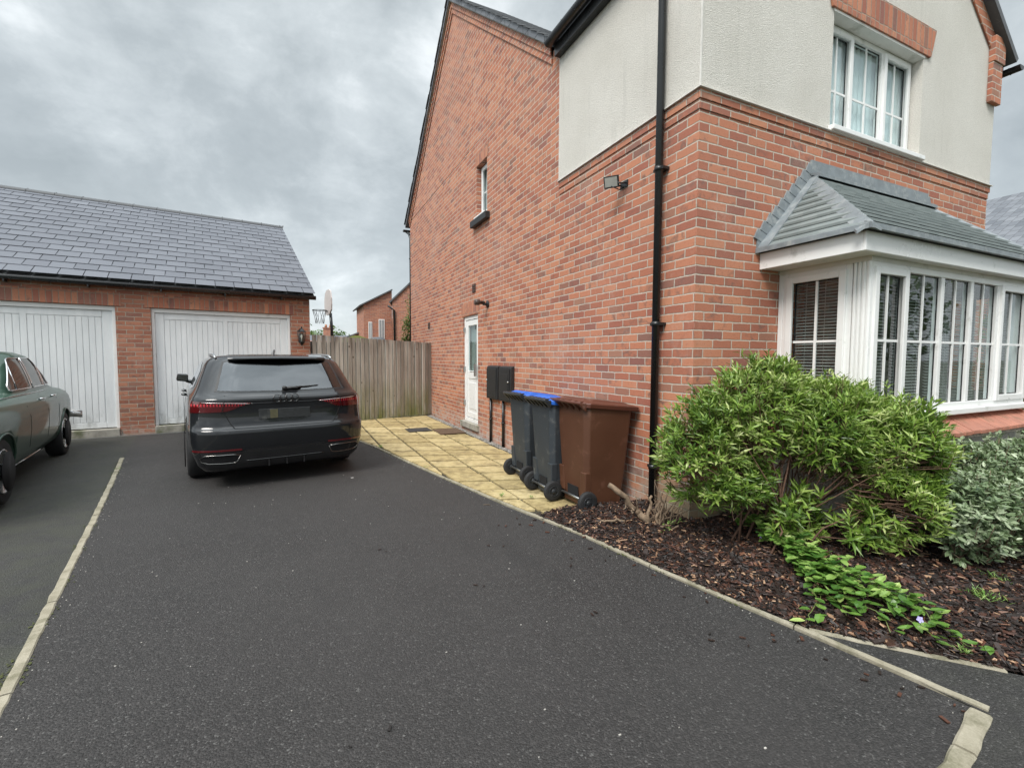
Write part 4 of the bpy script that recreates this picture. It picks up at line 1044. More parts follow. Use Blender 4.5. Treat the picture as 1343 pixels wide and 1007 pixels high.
mb = MB(); mb.box((GL, -.12, .045), (GR+.02, -.0, .062)); mb.build('drain_channel', M_steel, gar)
# slates
rows = 17; ye, ze = -.16, 2.70; yr_, zr_ = 4.16, 5.02; slt = MB(); sw = .30
sk_ = (zr_-ze)/(yr_-ye); nrm_ = Vector((0, -sk_, 1)).normalized()
for k in range(rows):
    t0, t1 = k/rows, min(1, (k+1)/rows+.03)
    a, b = Vector((0, lerp(ye, yr_, t0), lerp(ze, zr_, t0))), Vector((0, lerp(ye, yr_, t1), lerp(ze, zr_, t1)))
    x_ = GL-.3+(sw/2 if k % 2 else 0)
    while x_ < GR+.08:
        xa, xb = x_+.005, min(x_+sw-.005, GR+.085); x_ += sw
        if xb-xa < .03: continue
        j = rnd.uniform(-.002, .003); lo = nrm_*(.019+j); hi = nrm_*.004; jj = rnd.uniform(-.002, .002)
        A, B, C_, D_ = Vector((xa, 0, 0))+a, Vector((xb, 0, 0))+a, Vector((xb, 0, 0))+b, Vector((xa, 0, 0))+b
        A = A+Vector((0, jj, 0)); B = B+Vector((0, jj, 0))
        slt.hexa([A+lo-nrm_*.007, B+lo-nrm_*.007, C_+hi-nrm_*.003, D_+hi-nrm_*.003, A+lo, B+lo, C_+hi, D_+hi], tone=min(1, max(0, rnd.gauss(.5, .15))))
ro = slt.build('roof', M_slate, gar)
mb = MB(); 
mb.prism([(GL, ye+.02, ze-.03), (GL, yr_, zr_-.004), (GL, 8.45, 2.72), (GL, 8.45, 2.66), (GL, yr_, zr_-.09), (GL, ye+.02, ze-.10)], (GR+.07-GL, 0, 0)); mb.build('roof_deck', M_black, ro, fixn=True)
mb = MB(); x_ = GL
while x_ < GR+.05:
    e = min(x_+.45, GR+.1); ring = [[(q, yr_+.12*math.cos(s), zr_-.045+.085*math.sin(s)) for s in [math.pi*m_/10 for m_ in range(11)]] for q in (x_+.004, e-.004)]
    mb.grid(ring, smooth=True, flip=True); mb.grid([[(p[0], yr_+(p[1]-yr_)*.85, p[2]-.014) for p in r] for r in ring], smooth=True)
    mb.lathe([(.02, 0), (.02, .02)], (e, yr_, zr_+.038), 'x', 8); x_ = e
mb.build('ridge_tile', M_slate3, ro)
mb = MB(); mb.box((GL, -.10, 2.60), (GR+.06, -.085, 2.70)); mb.tube([(GL, -.135, 2.625), (GR+.10, -.135, 2.625)], .042, 12)
x_ = GL+.4
while x_ < GR: mb.box((x_-.01, -.15, 2.55), (x_+.01, -.0, 2.60)); x_ += .95
mb.build('gutter', M_black, gar)
# lantern on the garage wall
lt = thing('wall_lantern', 'black carriage lantern on the brick at the right end of the garage', 'lantern', tuple(gpt(2.75, 0)+Vector((0, 0, 1.84))), GA)
mb = MB(); mb.box((-.035, -.02, -.12), (.035, -.001, .06)); mb.tube([(0, -.01, -.1), (0, -.07, -.15), (0, -.11, -.12)], .008, 6)
mb.lathe([(.012, -.19), (.03, -.16), (.055, -.13), (.06, -.115)], (0, -.11, 0), n=6, smooth=False)
mb.lathe([(.085, .085), (.08, .10), (.035, .15), (.012, .165), (.014, .185), (.004, .20)], (0, -.11, 0), n=6, smooth=False)
for k in range(6):
    q = math.pi*k/3; mb.tube([(.055*math.cos(q), -.11+.055*math.sin(q), -.12), (.08*math.cos(q), -.11+.08*math.sin(q), .088)], .005, 5)
mb.build('lantern_frame', M_black, lt)
mb = MB(); mb.lathe([(.050, -.118), (.074, .086)], (0, -.11, 0), n=6, smooth=False); mb.build('lantern_glass', M_glass, lt)
mb = MB(); mb.lathe([(.010, -.11), (.012, -.04), (.02, -.02), (.02, .02), (.008, .04)], (0, -.11, 0), n=10); mb.build('bulb', simple('bulb', (.7, .68, .6), .3), lt)

# ================================================================ FENCE
fa, fb_ = Vector((.27, 10.47, 0)), Vector((2.925, 10.915, 0))
fz = math.atan2(fb_.y-fa.y, fb_.x-fa.x); FL = (fb_-fa).length
fen = thing('timber_fence', 'tall weathered close-board timber fence and gate between the garage and the house', 'fence', tuple(fa), fz)
mb = MB(); x_ = 0; k = 0; gx0 = 1.62
while x_ < FL-.03:
    w_ = rnd.uniform(.080, .100); e = min(x_+w_, FL); top = lerp(1.88, 1.77, x_/FL)+rnd.uniform(-.006, .006); bt = .045 if x_ > gx0 else .03
    x_ += .010
    off = 0 if x_ < gx0 else -.02
    yy_ = off+rnd.uniform(-.018, .010); mb.hexa([(x_, yy_-.012, bt), (e-.002, yy_+.004, bt), (e-.002, off+.024, bt), (x_, off+.024, bt), (x_, yy_-.014, top), (e-.002, yy_+.004, top), (e-.002, off+.024, top), (x_, off+.024, top)], tone=rnd.random()); x_ = e
mb.build('boards', M_fence, fen)
mb = MB(); mb.box((0, .0255, .05), (FL, .030, 1.74), tone=.0); mb.build('dark_gap_sheet', M_blackm, fen)  # added black sheet, stands in for the shade between the boards
mb = MB()
for zc in (.3, 1.0, 1.6): mb.box((0, .0305, zc-.04), (FL, .062, zc+.04))
mb.build('rail', M_fence, fen)
for px_ in (.02, gx0-.02, FL-.05):
    mb = MB(); mb.box((px_-.03, .062, 0), (px_+.05, .14, 1.75)); mb.build('post', M_fence, fen)
mb = MB(); mb.box((0, -.012, .0), (FL, .03, .028), tone=.3); mb.build('gravel_board', M_fence, fen)

# ================================================================ BINS
def wheelie(loc, rz, W, D, H, mb_, ml, mlid, label, group):
    t = thing('wheelie_bin', label, 'wheelie bin', loc, rz, group)
    hb = H-.07
    def ring(z, x0, x1, w_, ch):
        h = w_/2
        return [(x0+ch, -h, z), (x1-ch, -h, z), (x1, -h+ch, z), (x1, h-ch, z), (x1-ch, h, z), (x0+ch, h, z), (x0, h-ch, z), (x0, -h+ch, z)]
    b = MB()
    # x: 0 = handle side, D = front (towards the wall)
    bw, tw = W*.80, W*.94
    rings = [ring(.03, .13, D*.80, bw*.94, .03), ring(.14, .115, D*.82, bw*.97, .035), ring(.30, .10, D*.86, bw, .04), ring(hb-.12, .07, D*.93, tw, .045), ring(hb-.035, .07, D*.94, tw, .045), ring(hb-.03, .05, D*.97, W, .04), ring(hb, .05, D*.97, W, .04)]
    rings = rings[:4]+[[(p[0], p[1], p[2]-.06*max(0, p[0])/D) for p in r] for r in rings[4:]]
    b.grid(rings, close=True, smooth=False, flip=False)
    b.add(rings[0], [tuple(range(7, -1, -1))]); b.add(rings[-1], [tuple(range(8))])
    for sy in (-1, 1):   # moulded ribs on the handle face
        b.hexa([(.118, sy*W*.20-.012, .30), (.14, sy*W*.20-.012, .30), (.14, sy*W*.20+.012, .30), (.118, sy*W*.20+.012, .30), (.082, sy*W*.22-.012, hb-.3), (.10, sy*W*.22-.012, hb-.3), (.10, sy*W*.22+.012, hb-.3), (.082, sy*W*.22+.012, hb-.3)])
        b.hexa([(.100, sy*bw*.40-.04, .12), (.16, sy*bw*.40-.04, .12), (.16, sy*bw*.40+.04, .12), (.100, sy*bw*.40+.04, .12), (.092, sy*bw*.42-.04, .36), (.16, sy*bw*.42-.04, .36), (.16, sy*bw*.42+.04, .36), (.088, sy*bw*.42+.04, .36)])
    b.build('body', mb_, t, bevel=.010, fixn=True)
    s = MB(); s.hexa([(.108, -W*.16, .10), (.13, -W*.16, .10), (.13, W*.16, .10), (.108, W*.16, .10), (.102, -W*.16, .20), (.13, -W*.16, .20), (.13, W*.16, .20), (.102, W*.16, .20)]); s.build('axle_slot_shade', M_dark, t)  # near-black block on the body, painted as the shade inside a recess
    s = MB(); s.tube([(.10, -W*.44, .10), (.10, W*.44, .10)], .011, 10); s.build('axle', M_steel, t)
    for sy in (-1, 1):
        wh = MB(); wh.lathe([(.055, -.021), (.088, -.024), (.098, -.015), (.10, 0), (.098, .015), (.088, .024), (.055, .021)], (.10, sy*W*.455, .10), 'y', 28); wo = wh.build('wheel', M_rubber, t)
        hb_ = MB(); hb_.lathe([(.018, -.03), (.024, -.026), (.024, .026), (.018, .03)], (.10, sy*W*.455, .10), 'y', 14)
        hb_.lathe([(.056, -.018), (.048, -.026), (.046, -.019), (.046, .019), (.048, .026), (.056, .018)], (.10, sy*W*.455, .10), 'y', 28)
        for q in range(6):
            an = q*math.pi/3; Mx = Matrix.Translation((.10, sy*W*.455, .10))@Matrix.Rotation(an, 4, 'Y'); hb_.box((.018, -.0235, -.006), (.052, .0235, .006), Mx)
        hb_.build('hub', M_binlid, wo)
    l = MB()   # lid: shallow stepped dome, lip at the front
    zl_ = hb+.004
    def lr(z, x0, x1, w_, ch, sl_=0): return [(p[0], p[1], p[2]+sl_*(D-p[0])/D-.065*p[0]/D) for p in ring(z, x0, x1, w_, ch)]
    LRs = [lr(zl_-.03, .055, D+.005, W+.02, .04), lr(zl_+.004, .055, D+.02, W+.03, .04), lr(zl_+.012, .06, D+.0, W+.01, .05, .004), lr(zl_+.022, .09, D-.05, W-.06, .06, .012), lr(zl_+.034, .11, D-.09, W-.10, .06, .016)]
    l.grid(LRs, close=True, smooth=False); l.add(LRs[-1], [tuple(range(8))]); l.add(LRs[0], [tuple(range(7, -1, -1))])
    zl_ -= .066; l.hexa([(D-.02, -W*.25, zl_-.028), (D+.045, -W*.22, zl_-.022), (D+.045, W*.22, zl_-.022), (D-.02, W*.25, zl_-.028), (D-.02, -W*.25, zl_-.006), (D+.045, -W*.22, zl_-.008), (D+.045, W*.22, zl_-.008), (D-.02, W*.25, zl_-.006)])
    l.build('lid', mlid, t, bevel=.006, fixn=True)
    h = MB(); h.tube([(.005, -W*.47, hb+.005), (.005, W*.47, hb+.005)], .015, 12)
    for q in (-.45, -.27, -.09, .09, .27, .45):
        h.hexa([(.0, q*W-.013, hb-.012), (.07, q*W-.013, hb-.075), (.07, q*W+.013, hb-.075), (.0, q*W+.013, hb-.012), (.0, q*W-.013, hb+.008), (.07, q*W-.013, hb+.006), (.07, q*W+.013, hb+.006), (.0, q*W+.013, hb+.008)])
    for q in (-.36, -.18, .0, .18, .36): h.box((-.005, q*W-.018, hb+.0), (.075, q*W+.018, hb+.021))
    h.build('handle', ml, t, bevel=.004, fixn=True)
    return t
wheelie((2.235, 3.645, .018), R(1), .545, .66, 1.065, M_brown, M_brown2, M_brown2, 'large all brown wheelie bin nearest the shrub, in front of the two grey bins', 'wheelie bins along the side wall')
wheelie((2.14, 4.06, .018), R(0), .47, .58, 1.055, M_bin, M_binlid, M_blue, 'dark grey wheelie bin with a blue lid, squeezed against the brown bin', 'wheelie bins along the side wall')
wheelie((2.20, 4.73, .018), R(0), .48, .60, 1.055, M_bin, M_binlid, M_blue, 'dark grey wheelie bin with a blue lid, closest to the meter cabinets', 'wheelie bins along the side wall')

# ================================================================ CARS
class Shell:
    """body surface given as horizontal outlines at a stack of heights"""
    def __init__(s, lev): s.L = lev
    def par(s, z):
        L = s.L
        if z <= L[0][0]: return L[0][1:]
        for a, b in zip(L, L[1:]):
            if z <= b[0]:
                t = (z-a[0])/(b[0]-a[0]); return tuple(lerp(a[i], b[i], t) for i in range(1, len(a)))
        return L[-1][1:]
    # par: yr, yf, w, rear corner length, front corner length, bulge
    def P(s, q, z, sg=1):
        """q 0..1 rear centre to corner, then 1+metres forward along the flank"""
        yr, yf, w_, rr, rf, k = s.par(z); s0 = .62
        if q <= 1: w_ *= s.barrel(yr+k+rr, yr, yf, rf)
        if q <= s0: return Vector((sg*q*w_, yr+k*q*q, z))
        if q <= 1:
            th = (q-s0)/(1-s0)*math.pi/2; ss = s0+(1-s0)*math.sin(th); return Vector((sg*ss*w_, yr+k*ss*ss+rr*(1-math.cos(th)), z))
        y_ = yr+k+rr+(q-1); return Vector((sg*w_*s.barrel(y_, yr, yf, rf), y_, z))
    def barrel(s, y_, yr, yf, rf):
        ym = (yr+yf)/2; return 1.012-.062*abs((y_-ym)/((yf-yr)/2+.001))**2.4
    def qflank(s, y_, z):
        yr, yf, w_, rr, rf, k = s.par(z); return 1+max(0, y_-(yr+k+rr))
    def ring(s, z, nr=10, nc=8, ns=34):
        yr, yf, w_, rr, rf, k = s.par(z); pts = []
        qs = [.62*i/nr for i in range(nr)]+[.62+.38*i/nc for i in range(nc)]
        R_ = [s.P(q, z) for q in qs]; y0 = yr+k+rr; y1 = yf-rf
        for i in range(ns+1):
            y_ = lerp(y0, y1, i/ns); R_.append(Vector((w_*s.barrel(y_, yr, yf, rf), y_, z)))
        wf = w_*s.barrel(y1, yr, yf, rf); s0 = .55
        for i in range(1, nc+1):
            th = i/nc*math.pi/2; R_.append(Vector((wf*(s0+(1-s0)*math.cos(th)), y1+rf*.75*math.sin(th), z)))
        for i in range(1, nr+1):
            f_ = 1-i/nr; R_.append(Vector((wf*s0*f_, y1+rf*(.75+.25*(1-f_*f_)), z)))
        L_ = [Vector((-p.x, p.y, p.z)) for p in reversed(R_[1:-1])]
        return R_+L_
    def body(s, zs):
        mb = MB(); G = [s.ring(z) for z in zs]; mb.grid(G, close=True, smooth=True)
        n_ = len(G[0]); mb.add(G[0], [tuple(range(n_-1, -1, -1))]);
        top = G[-1]; c = Vector((0, sum(p.y for p in top)/n_, top[0].z))
        # roof cap as nested rings, gently domed
        prev = top; rows = [top]
        for f_ in (.85, .6, .3): rows.append([Vector((p.x*f_, c.y+(p.y-c.y)*f_, p.z+.022*(1-f_*f_))) for p in top])
        mb.grid(rows, close=True, smooth=True); mb.add(rows[-1], [tuple(range(n_))], smooth=True)
        return mb
    def nrm(s, q, z, sg):
        a = s.P(q+.004, z, sg)-s.P(max(q-.004, 0), z, sg); b = s.P(q, z+.004, sg)-s.P(q, z-.004, sg); n_ = a.cross(b)*sg
        n_.normalize(); return n_
    def patch(s, mb, cols, off=.004, nz=5, th=.012, sg=1, both=False, tone=None):
        """cols: list of (q, zbottom, ztop), q may be negative when sg is 1 (crosses the centre)"""
        G, H = [], []
        for (q, zb, zt) in cols:
            g1, h1 = [], []
            for i in range(nz+1):
                z = lerp(zb, zt, i/nz); sgn = sg if q >= 0 else -sg
                p = s.P(abs(q), z, sgn); n_ = s.nrm(abs(q), z, sgn)
                g1.append(p+n_*off); h1.append(p-n_*th)
            G.append(g1); H.append(h1)
        mb.grid(G, smooth=True, flip=sg < 0, tone=tone)
        for i in range(len(G)-1):
            mb.add([G[i][0], G[i+1][0], H[i+1][0], H[i][0]], [(0, 1, 2, 3)]); mb.add([G[i][-1], G[i+1][-1], H[i+1][-1], H[i][-1]], [(3, 2, 1, 0)])
        for j in range(nz):
            mb.add([G[0][j], G[0][j+1], H[0][j+1], H[0][j]], [(0, 1, 2, 3)]); mb.add([G[-1][j], G[-1][j+1], H[-1][j+1], H[-1][j]], [(3, 2, 1, 0)])
        return mb
    def line(s, mb, pts, r=.003, sg=1, off=.001, n=5):
        P_ = []
        for (q, z) in pts:
            sgn = sg if q >= 0 else -sg; P_.append(s.P(abs(q), z, sgn)+s.nrm(abs(q), z, sgn)*off)
        mb.tube(P_, r, n)
def boolean_cut(o, cyls):
    bm = MB()
    for (y_, z_, r_, xo, xi) in cyls:
        for sg in (-1, 1): bm.lathe([(r_, min(sg*xo, sg*xi)), (r_, max(sg*xo, sg*xi))], (0, y_, z_), 'x', 40, smooth=False)
    c = bm.build('cutter', o.data.materials[0], None, fixn=True)
    c.matrix_world = o.matrix_world
    for m_ in list(o.modifiers): pass
    md = o.modifiers.new('b', 'BOOLEAN'); md.object = c; md.operation = 'DIFFERENCE'; md.solver = 'EXACT'
    dg = bpy.context.evaluated_depsgraph_get(); me = bpy.data.meshes.new_from_object(o.evaluated_get(dg))
    o.modifiers.clear(); o.data = me; bpy.data.objects.remove(c)
def car_wheel(parent, x_, y_, r_, sg, rimmat, spokes, w_=.22, rr=.68, style=0):
    wh = MB(); h = w_/2
    wh.lathe([(rr*r_, -h*.85), (r_*.9, -h), (r_*.985, -h*.8), (r_, -h*.4), (r_, h*.4), (r_*.985, h*.8), (r_*.9, h), (rr*r_, h*.85), (rr*r_, 0)], (x_, y_, r_), 'x', 36); wo = wh.build('wheel', M_rubber, parent)
    rm = MB(); xo = x_+sg*h*.86
    def L(prof): rm.lathe([(a, b*sg) for a, b in prof], (xo, y_, r_), 'x', 36)
    L([(rr*r_+.004, 0.0), (rr*r_+.004, .008), (rr*r_-.012, .004), (rr*r_-.02, -.05), (rr*r_-.02, -.12)])
    L([(.03, .0), (.045, -.01), (.05, -.03), (.05, -.08)])
    for k in range(spokes):
        Mx = Matrix.Translation((xo-sg*.022, y_, r_))@Matrix.Rotation(2*math.pi*k/spokes, 4, 'X'); ww = .017 if style == 0 else .028
        rm.box((-.012, -ww, .03), (.012, ww, rr*r_-.012), Mx)
    rm.build('rim', rimmat, wo)
    dk = MB(); dk.lathe([(rr*r_-.02, -.06), (rr*r_-.02, -.05)], (xo-sg*.02, y_, r_), 'x', 30); dk.build('brake_disc', M_dark, wo)
    if style:
        hc = MB(); hc.lathe([(.001, .03*sg), (.05, .024*sg), (.085, .006*sg), (.09, -.02*sg)], (xo, y_, r_), 'x', 24); hc.build('hub_cap', M_chrome, wo)

def paint(name, c, flake=.1, rough=.25):
    m, nt, b = material(name); o = objc(nt); b.inputs['Base Color'].default_value = (*c, 1); b.inputs['Metallic'].default_value = 0.0
    b.inputs['Roughness'].default_value = rough; b.inputs['Coat Weight'].default_value = 1; b.inputs['Specular IOR Level'].default_value = .12; b.inputs['Coat Roughness'].default_value = .02
    n = nt.noise(o, 3, 4, .6); d2 = nt.noise(o, 45, 4, .7)
    nt.put(b.inputs['Base Color'], nt.mix(nt.maprange(n, .4, .8, 0, .25), c, tuple(q*1.5+.004 for q in c)))
    nt.put(b.inputs['Coat Roughness'], nt.maprange(d2, .45, .8, .015, .09))
    return m
M_daytona = paint('dark_grey_paint', (.009, .0100, .0118), rough=.45)
M_green = paint('sage_green_paint', (.040, .078, .058), rough=.35)
M_green.node_tree.nodes['Principled BSDF'].inputs['Coat Weight'].default_value = .55
M_green.node_tree.nodes['Principled BSDF'].inputs['Metallic'].default_value = 0
M_gloss = simple('gloss_black', (.008, .008, .009), .08, var=.1, coat=1)
def lamp_mat():
    m, nt, b = material('red_lamp'); o = objc(nt)
    x_, y_, z_ = nt.sep(o); st = nt.math('SINE', nt.math('MULTIPLY', x_, 230))
    band = nt.maprange(nt.math('ABSOLUTE', nt.math('SUBTRACT', z_, .905)), .016, .010)
    f_ = nt.math('MULTIPLY', nt.maprange(st, -.2, .3), band)
    nt.put(b.inputs['Base Color'], nt.mix(f_, (.075, .003, .005), (.50, .03, .045))); b.inputs['Roughness'].default_value = .08; b.inputs['Coat Weight'].default_value = 1
    return m
M_red = lamp_mat()
M_refl = simple('red_reflector', (.10, .004, .007), .15, coat=1)

# ---- dark estate
CARP = (-.12, 5.64); car = thing('estate_car', 'dark grey estate car parked with its rear toward the camera before the right garage door', 'car', (CARP[0], CARP[1], .008), R(10.5))
S = Shell([  # z, yr, yf, w, rr, rf, k
    (.19, .16, 4.55, .80, .10, .5, .02),
    (.26, .09, 4.62, .86, .12, .5, .03),
    (.40, .035, 4.72, .905, .16, .6, .04),
    (.52, .010, 4.74, .918, .18, .6, .045),
    (.605, .000, 4.74, .920, .19, .6, .05),
    (.640, .008, 4.73, .920, .19, .6, .05),
    (.665, .040, 4.71, .918, .19, .6, .05),
    (.72, .055, 4.66, .916, .20, .6, .05),
    (.82, .060, 4.50, .912, .21, .6, .05),
    (.90, .052, 4.30, .905, .22, .7, .05),
    (.955, .040, 4.05, .893, .23, .8, .055),
    (.975, .052, 3.9, .885, .23, .8, .055),
    (1.01, .105, 3.62, .862, .24, .7, .06),
    (1.06, .150, 3.45, .838, .25, .6, .06),
    (1.20, .262, 3.05, .785, .26, .5, .065),
    (1.32, .370, 2.62, .735, .27, .5, .07),
    (1.365, .415, 2.45, .708, .27, .5, .07),
    (1.395, .445, 2.30, .668, .27, .5, .07),
    (1.42, .53, 2.10, .60, .27, .4, .07)])
zs = [.19, .215, .24, .26, .30, .34, .40, .46, .52, .56, .59, .605, .62, .640, .65, .665, .69, .72, .77, .82, .87, .90, .93, .955, .965, .975, .99, 1.01, 1.035, 1.06, 1.12, 1.2, 1.26, 1.32, 1.345, 1.365, 1.382, 1.395, 1.41, 1.42]
body = S.body(zs).build('body', M_daytona, car, fixn=True)
bpy.context.view_layer.update()
boolean_cut(body, [(.98, .335, .385, 1.1, .60), (3.80, .335, .385, 1.1, .60)])
body.data.polygons.foreach_set('use_smooth', [True]*len(body.data.polygons))
for sg in (-1, 1):
    for y_ in (.98, 3.80): car_wheel(car, sg*.80, y_, .335, sg, M_gloss, 10, .235)
uf = MB(); uf.box((-.72, .3, .16), (.72, 4.4, .26)); 
for sg in (-1, 1): 
    for y_ in (.98, 3.80): uf.box((sg*.55, y_-.36, .2), (sg*.66, y_+.36, .66))
uf.build('underbody', M_dark, car)
# rear screen
g_ = MB(); cols = []
for i in range(25):
    q = -1+2*i/24; qq = q*.70
    cols.append((qq*1.03, 1.035+.012*abs(q)**2, 1.375-.030*abs(q)**5))
S.patch(g_, cols, .003, 8); gw = g_.build('rear_window', M_tintglass, car, fixn=True)
k_ = MB(); cols2 = [(c[0]*1.03, c[1]-.008, c[2]+.008) for c in cols]; S.patch(k_, cols2, .0015, 8, .006); k_.build('seal_and_cabin_dark', M_blackm, gw)  # black sheet: seal at the rim, painted cabin darkness behind the glass
# spoiler
sp = MB(); G = []
for i in range(21):
    q = (-1+2*i/20)*.72; p = S.P(abs(q), 1.39, 1 if q >= 0 else -1); G.append([Vector((p.x, p.y-.085+.03*abs(q), 1.384-.02*q*q)), Vector((p.x, p.y-.095+.03*abs(q), 1.398-.02*q*q)), Vector((p.x, p.y+.02, 1.418-.012*q*q)), Vector((p.x*.98, p.y+.14, 1.440-.012*q*q)), Vector((p.x*.98, p.y+.16, 1.40)), Vector((p.x, p.y-.02, 1.375))])
sp.grid(G, smooth=True); sp.add(G[0], [(5, 4, 3, 2, 1, 0)]); sp.add(G[-1], [(0, 1, 2, 3, 4, 5)]); sp.build('spoiler', M_daytona, car, fixn=True)
# side windows (both sides)
for sg in (-1, 1):
    for (ya, yb_, nm) in ((.80, 1.42, 'quarter_window'), (1.47, 2.22, 'side_window'), (2.27, 3.05, 'side_window')):
        m_ = MB(); cs = []
        for i in range(9):
            y_ = lerp(ya, yb_, i/8); zt = min(1.345, 1.345-max(0, (y_-2.35))*.46-max(0, 1.15-y_)*.30); zb = 1.03-.005*y_+max(0, 1.15-y_)*.12
            zt = max(zt, zb+.02)
            cs.append((y_, zb, zt))
        G = []; H = []
        for (y_, zb, zt) in cs:
            G.append([S.P(S.qflank(y_, lerp(zb, zt, j/6)), lerp(zb, zt, j/6), sg)+Vector((sg*.004, 0, 0)) for j in range(7)])
        m_.grid(G, smooth=True); m_.build(nm, M_tintglass, car, fixn=True)
    # roof rail
    m_ = MB(); m_.tube([(sg*.625, .60, 1.400), (sg*.63, .75, 1.425), (sg*.635, 1.3, 1.440), (sg*.62, 2.0, 1.435), (sg*.60, 2.3, 1.40)], [.012, .016, .016, .016, .010], 8); m_.build('roof_rail', simple('satin_silver', (.40, .41, .42), .35, .8, .05), car)
    # mirror
    m_ = MB(); m_.tube([(sg*0.805, 3.12, 1.02), (sg*0.895, 3.10, 1.04)], [.03, .025], 8); mo = m_.build('wing_mirror', M_gloss, car)
    m_ = MB(); m_.hexa([(sg*0.870, 3.03, 1.02), (sg*1.025, 3.05, 1.04), (sg*1.015, 3.15, 1.05), (sg*0.875, 3.15, 1.03), (sg*0.865, 3.03, 1.15), (sg*1.010, 3.05, 1.16), (sg*1.000, 3.13, 1.14), (sg*0.875, 3.14, 1.13)])
    m_.build('mirror_shell', M_gloss, mo, fixn=True, bevel=.028, seg=4)
    m_ = MB(); m_.hexa([(sg*0.890, 3.024, 1.045), (sg*1.005, 3.038, 1.06), (sg*1.005, 3.044, 1.06), (sg*0.890, 3.03, 1.045), (sg*0.885, 3.024, 1.13), (sg*0.995, 3.038, 1.14), (sg*0.995, 3.044, 1.14), (sg*0.885, 3.03, 1.13)]); m_.build('mirror_glass', M_gloss, mo, fixn=True)
    for y_ in (1.62, 2.45):     # door handles
        m_ = MB(); p = S.P(S.qflank(y_, .93), .93, sg); m_.tube([(p.x+sg*.005, y_-.09, .93), (p.x+sg*.035, y_-.07, .935), (p.x+sg*.035, y_+.07, .935), (p.x+sg*.005, y_+.09, .93)], .013, 8); m_.build('door_handle', M_gloss, car)
    m_ = MB()     # door seams
    for y_ in (1.45, 2.27, 3.2):
        pts = [(S.qflank(y_, z), z) for z in (.35, .5, .7, .9, 1.0)]; S.line(m_, pts, .0035, sg, -.001)
    m_.build('door_seam', M_dark, car)
    # tail lamp
    tl = MB(); cols = []
    for i in range(17):
        f_ = i/16; q = lerp(.40, 1.06, f_)
        zt = lerp(.918, .948, min(1, f_*1.2)); zb = lerp(.910, .832, sst(0, .42, f_)) if f_ < .42 else lerp(.832, .822, (f_-.42)/.58)
        cols.append((q, zb, zt))
    S.patch(tl, cols, .006, 6, .01, sg); lo = tl.build('tail_lamp', M_red, car, fixn=True)
    ch = MB(); S.line(ch, [(c[0], c[2]-.006) for c in cols[:11]], .0035, sg, .008); ch.build('lamp_strip', simple('lamp_silver', (.65, .55, .55), .2, .6), lo)
    dv = MB(); S.line(dv, [(.665, .812), (.655, .945)], .003, sg, .008); dv.build('lamp_seam', M_dark, lo)
    # reflector in the bumper
    rf = MB(); S.patch(rf, [(q, .420, .437) for q in (.50, .58, .66, .74, .82, .90, .96)], .006, 2, .006, sg); rf.build('reflector', M_refl, car, fixn=True)
    # exhaust trim
    ext = MB(); P_ = []
    for (q, z) in ((.52, .375), (.60, .385), (.70, .385), (.80, .385), (.86, .36), (.86, .315), (.80, .295), (.70, .290), (.62, .290), (.57, .305), (.52, .375)):
        P_.append(S.P(q, z, sg)+S.nrm(q, z, sg)*.012)
    ext.tube(P_, .0045, 6); eo = ext.build('exhaust_trim', simple('dark_chrome', (.30, .29, .28), .2, 1, .1), car)
    ei = MB(); S.patch(ei, [(.56, .335, .378), (.60, .298, .380), (.70, .297, .380), (.80, .30, .380), (.85, .32, .362)], .008, 2, .004, sg); ei.build('exhaust_inner', M_dark, eo, fixn=True)
# diffuser (black lower valance) and mouldings
df = MB(); S.patch(df, [(q, .215, .405 if abs(q) < .9 else .37) for q in [(-.84+1.68*i/40) for i in range(41)]], .005, 4, .004); dfo = df.build('diffuser', M_blackm, car, fixn=True)
m_ = MB(); S.line(m_, [(-.48+.96*i/20, .300) for i in range(21)], .006, 1, .008); 
for q in (-.22, .0, .22):
    p = S.P(abs(q), .25, 1 if q >= 0 else -1); m_.box((p.x-.008, p.y-.03, .21), (p.x+.008, p.y+.03, .325))
m_.build('diffuser_blade', M_gloss, dfo)
m_ = MB(); S.patch(m_, [(q, .345, .425) for q in [(-.46+.92*i/20) for i in range(21)]], .003, 3, .003); m_.build('bumper_insert', M_gloss, car, fixn=True)
# tailgate seams
m_ = MB()
S.line(m_, [(-.66, 1.0), (-.655, .95), (-.65, .82), (-.60, .70), (-.56, .655)]+[(-.5+1.0*i/16, .650) for i in range(17)]+[(.56, .655), (.60, .70), (.65, .82), (.655, .95), (.66, 1.0)], .004, 1, -.0005)
S.line(m_, [(-.985, .60), (-.9, .60), (-.7, .612), (-.6, .62)], .002, 1, 0); S.line(m_, [(.985, .60), (.9, .60), (.7, .612), (.6, .62)], .002, 1, 0)
m_.build('tailgate_seam', M_dark, car)
# number-plate recess with the blanked plate
m_ = MB(); S.patch(m_, [(-.36+.72*i/12, .70+.02*abs(-1+2*i/12)**6, .885) for i in range(13)], .001, 4, .001); m_.build('plate_recess', M_daytona, car, fixn=True)
m_ = MB(); p0 = S.P(0, .78, 1); m_.box((-.27, p0.y-.014, .735), (.25, p0.y+.03, .845)); po = m_.build('number_plate', simple('obscured_plate', (.030, .032, .034), .25, var=.25, scale=9, dirt=((.10, .10, .09), 6, .55, .75)), car, bevel=.004)
m_ = MB(); m_.box((-.16, p0.y-.0165, .742), (-.085, p0.y-.014, .838)); m_.build('plate_patch', simple('dull_yellow', (.085, .078, .04), .5, var=.3, scale=30), po)
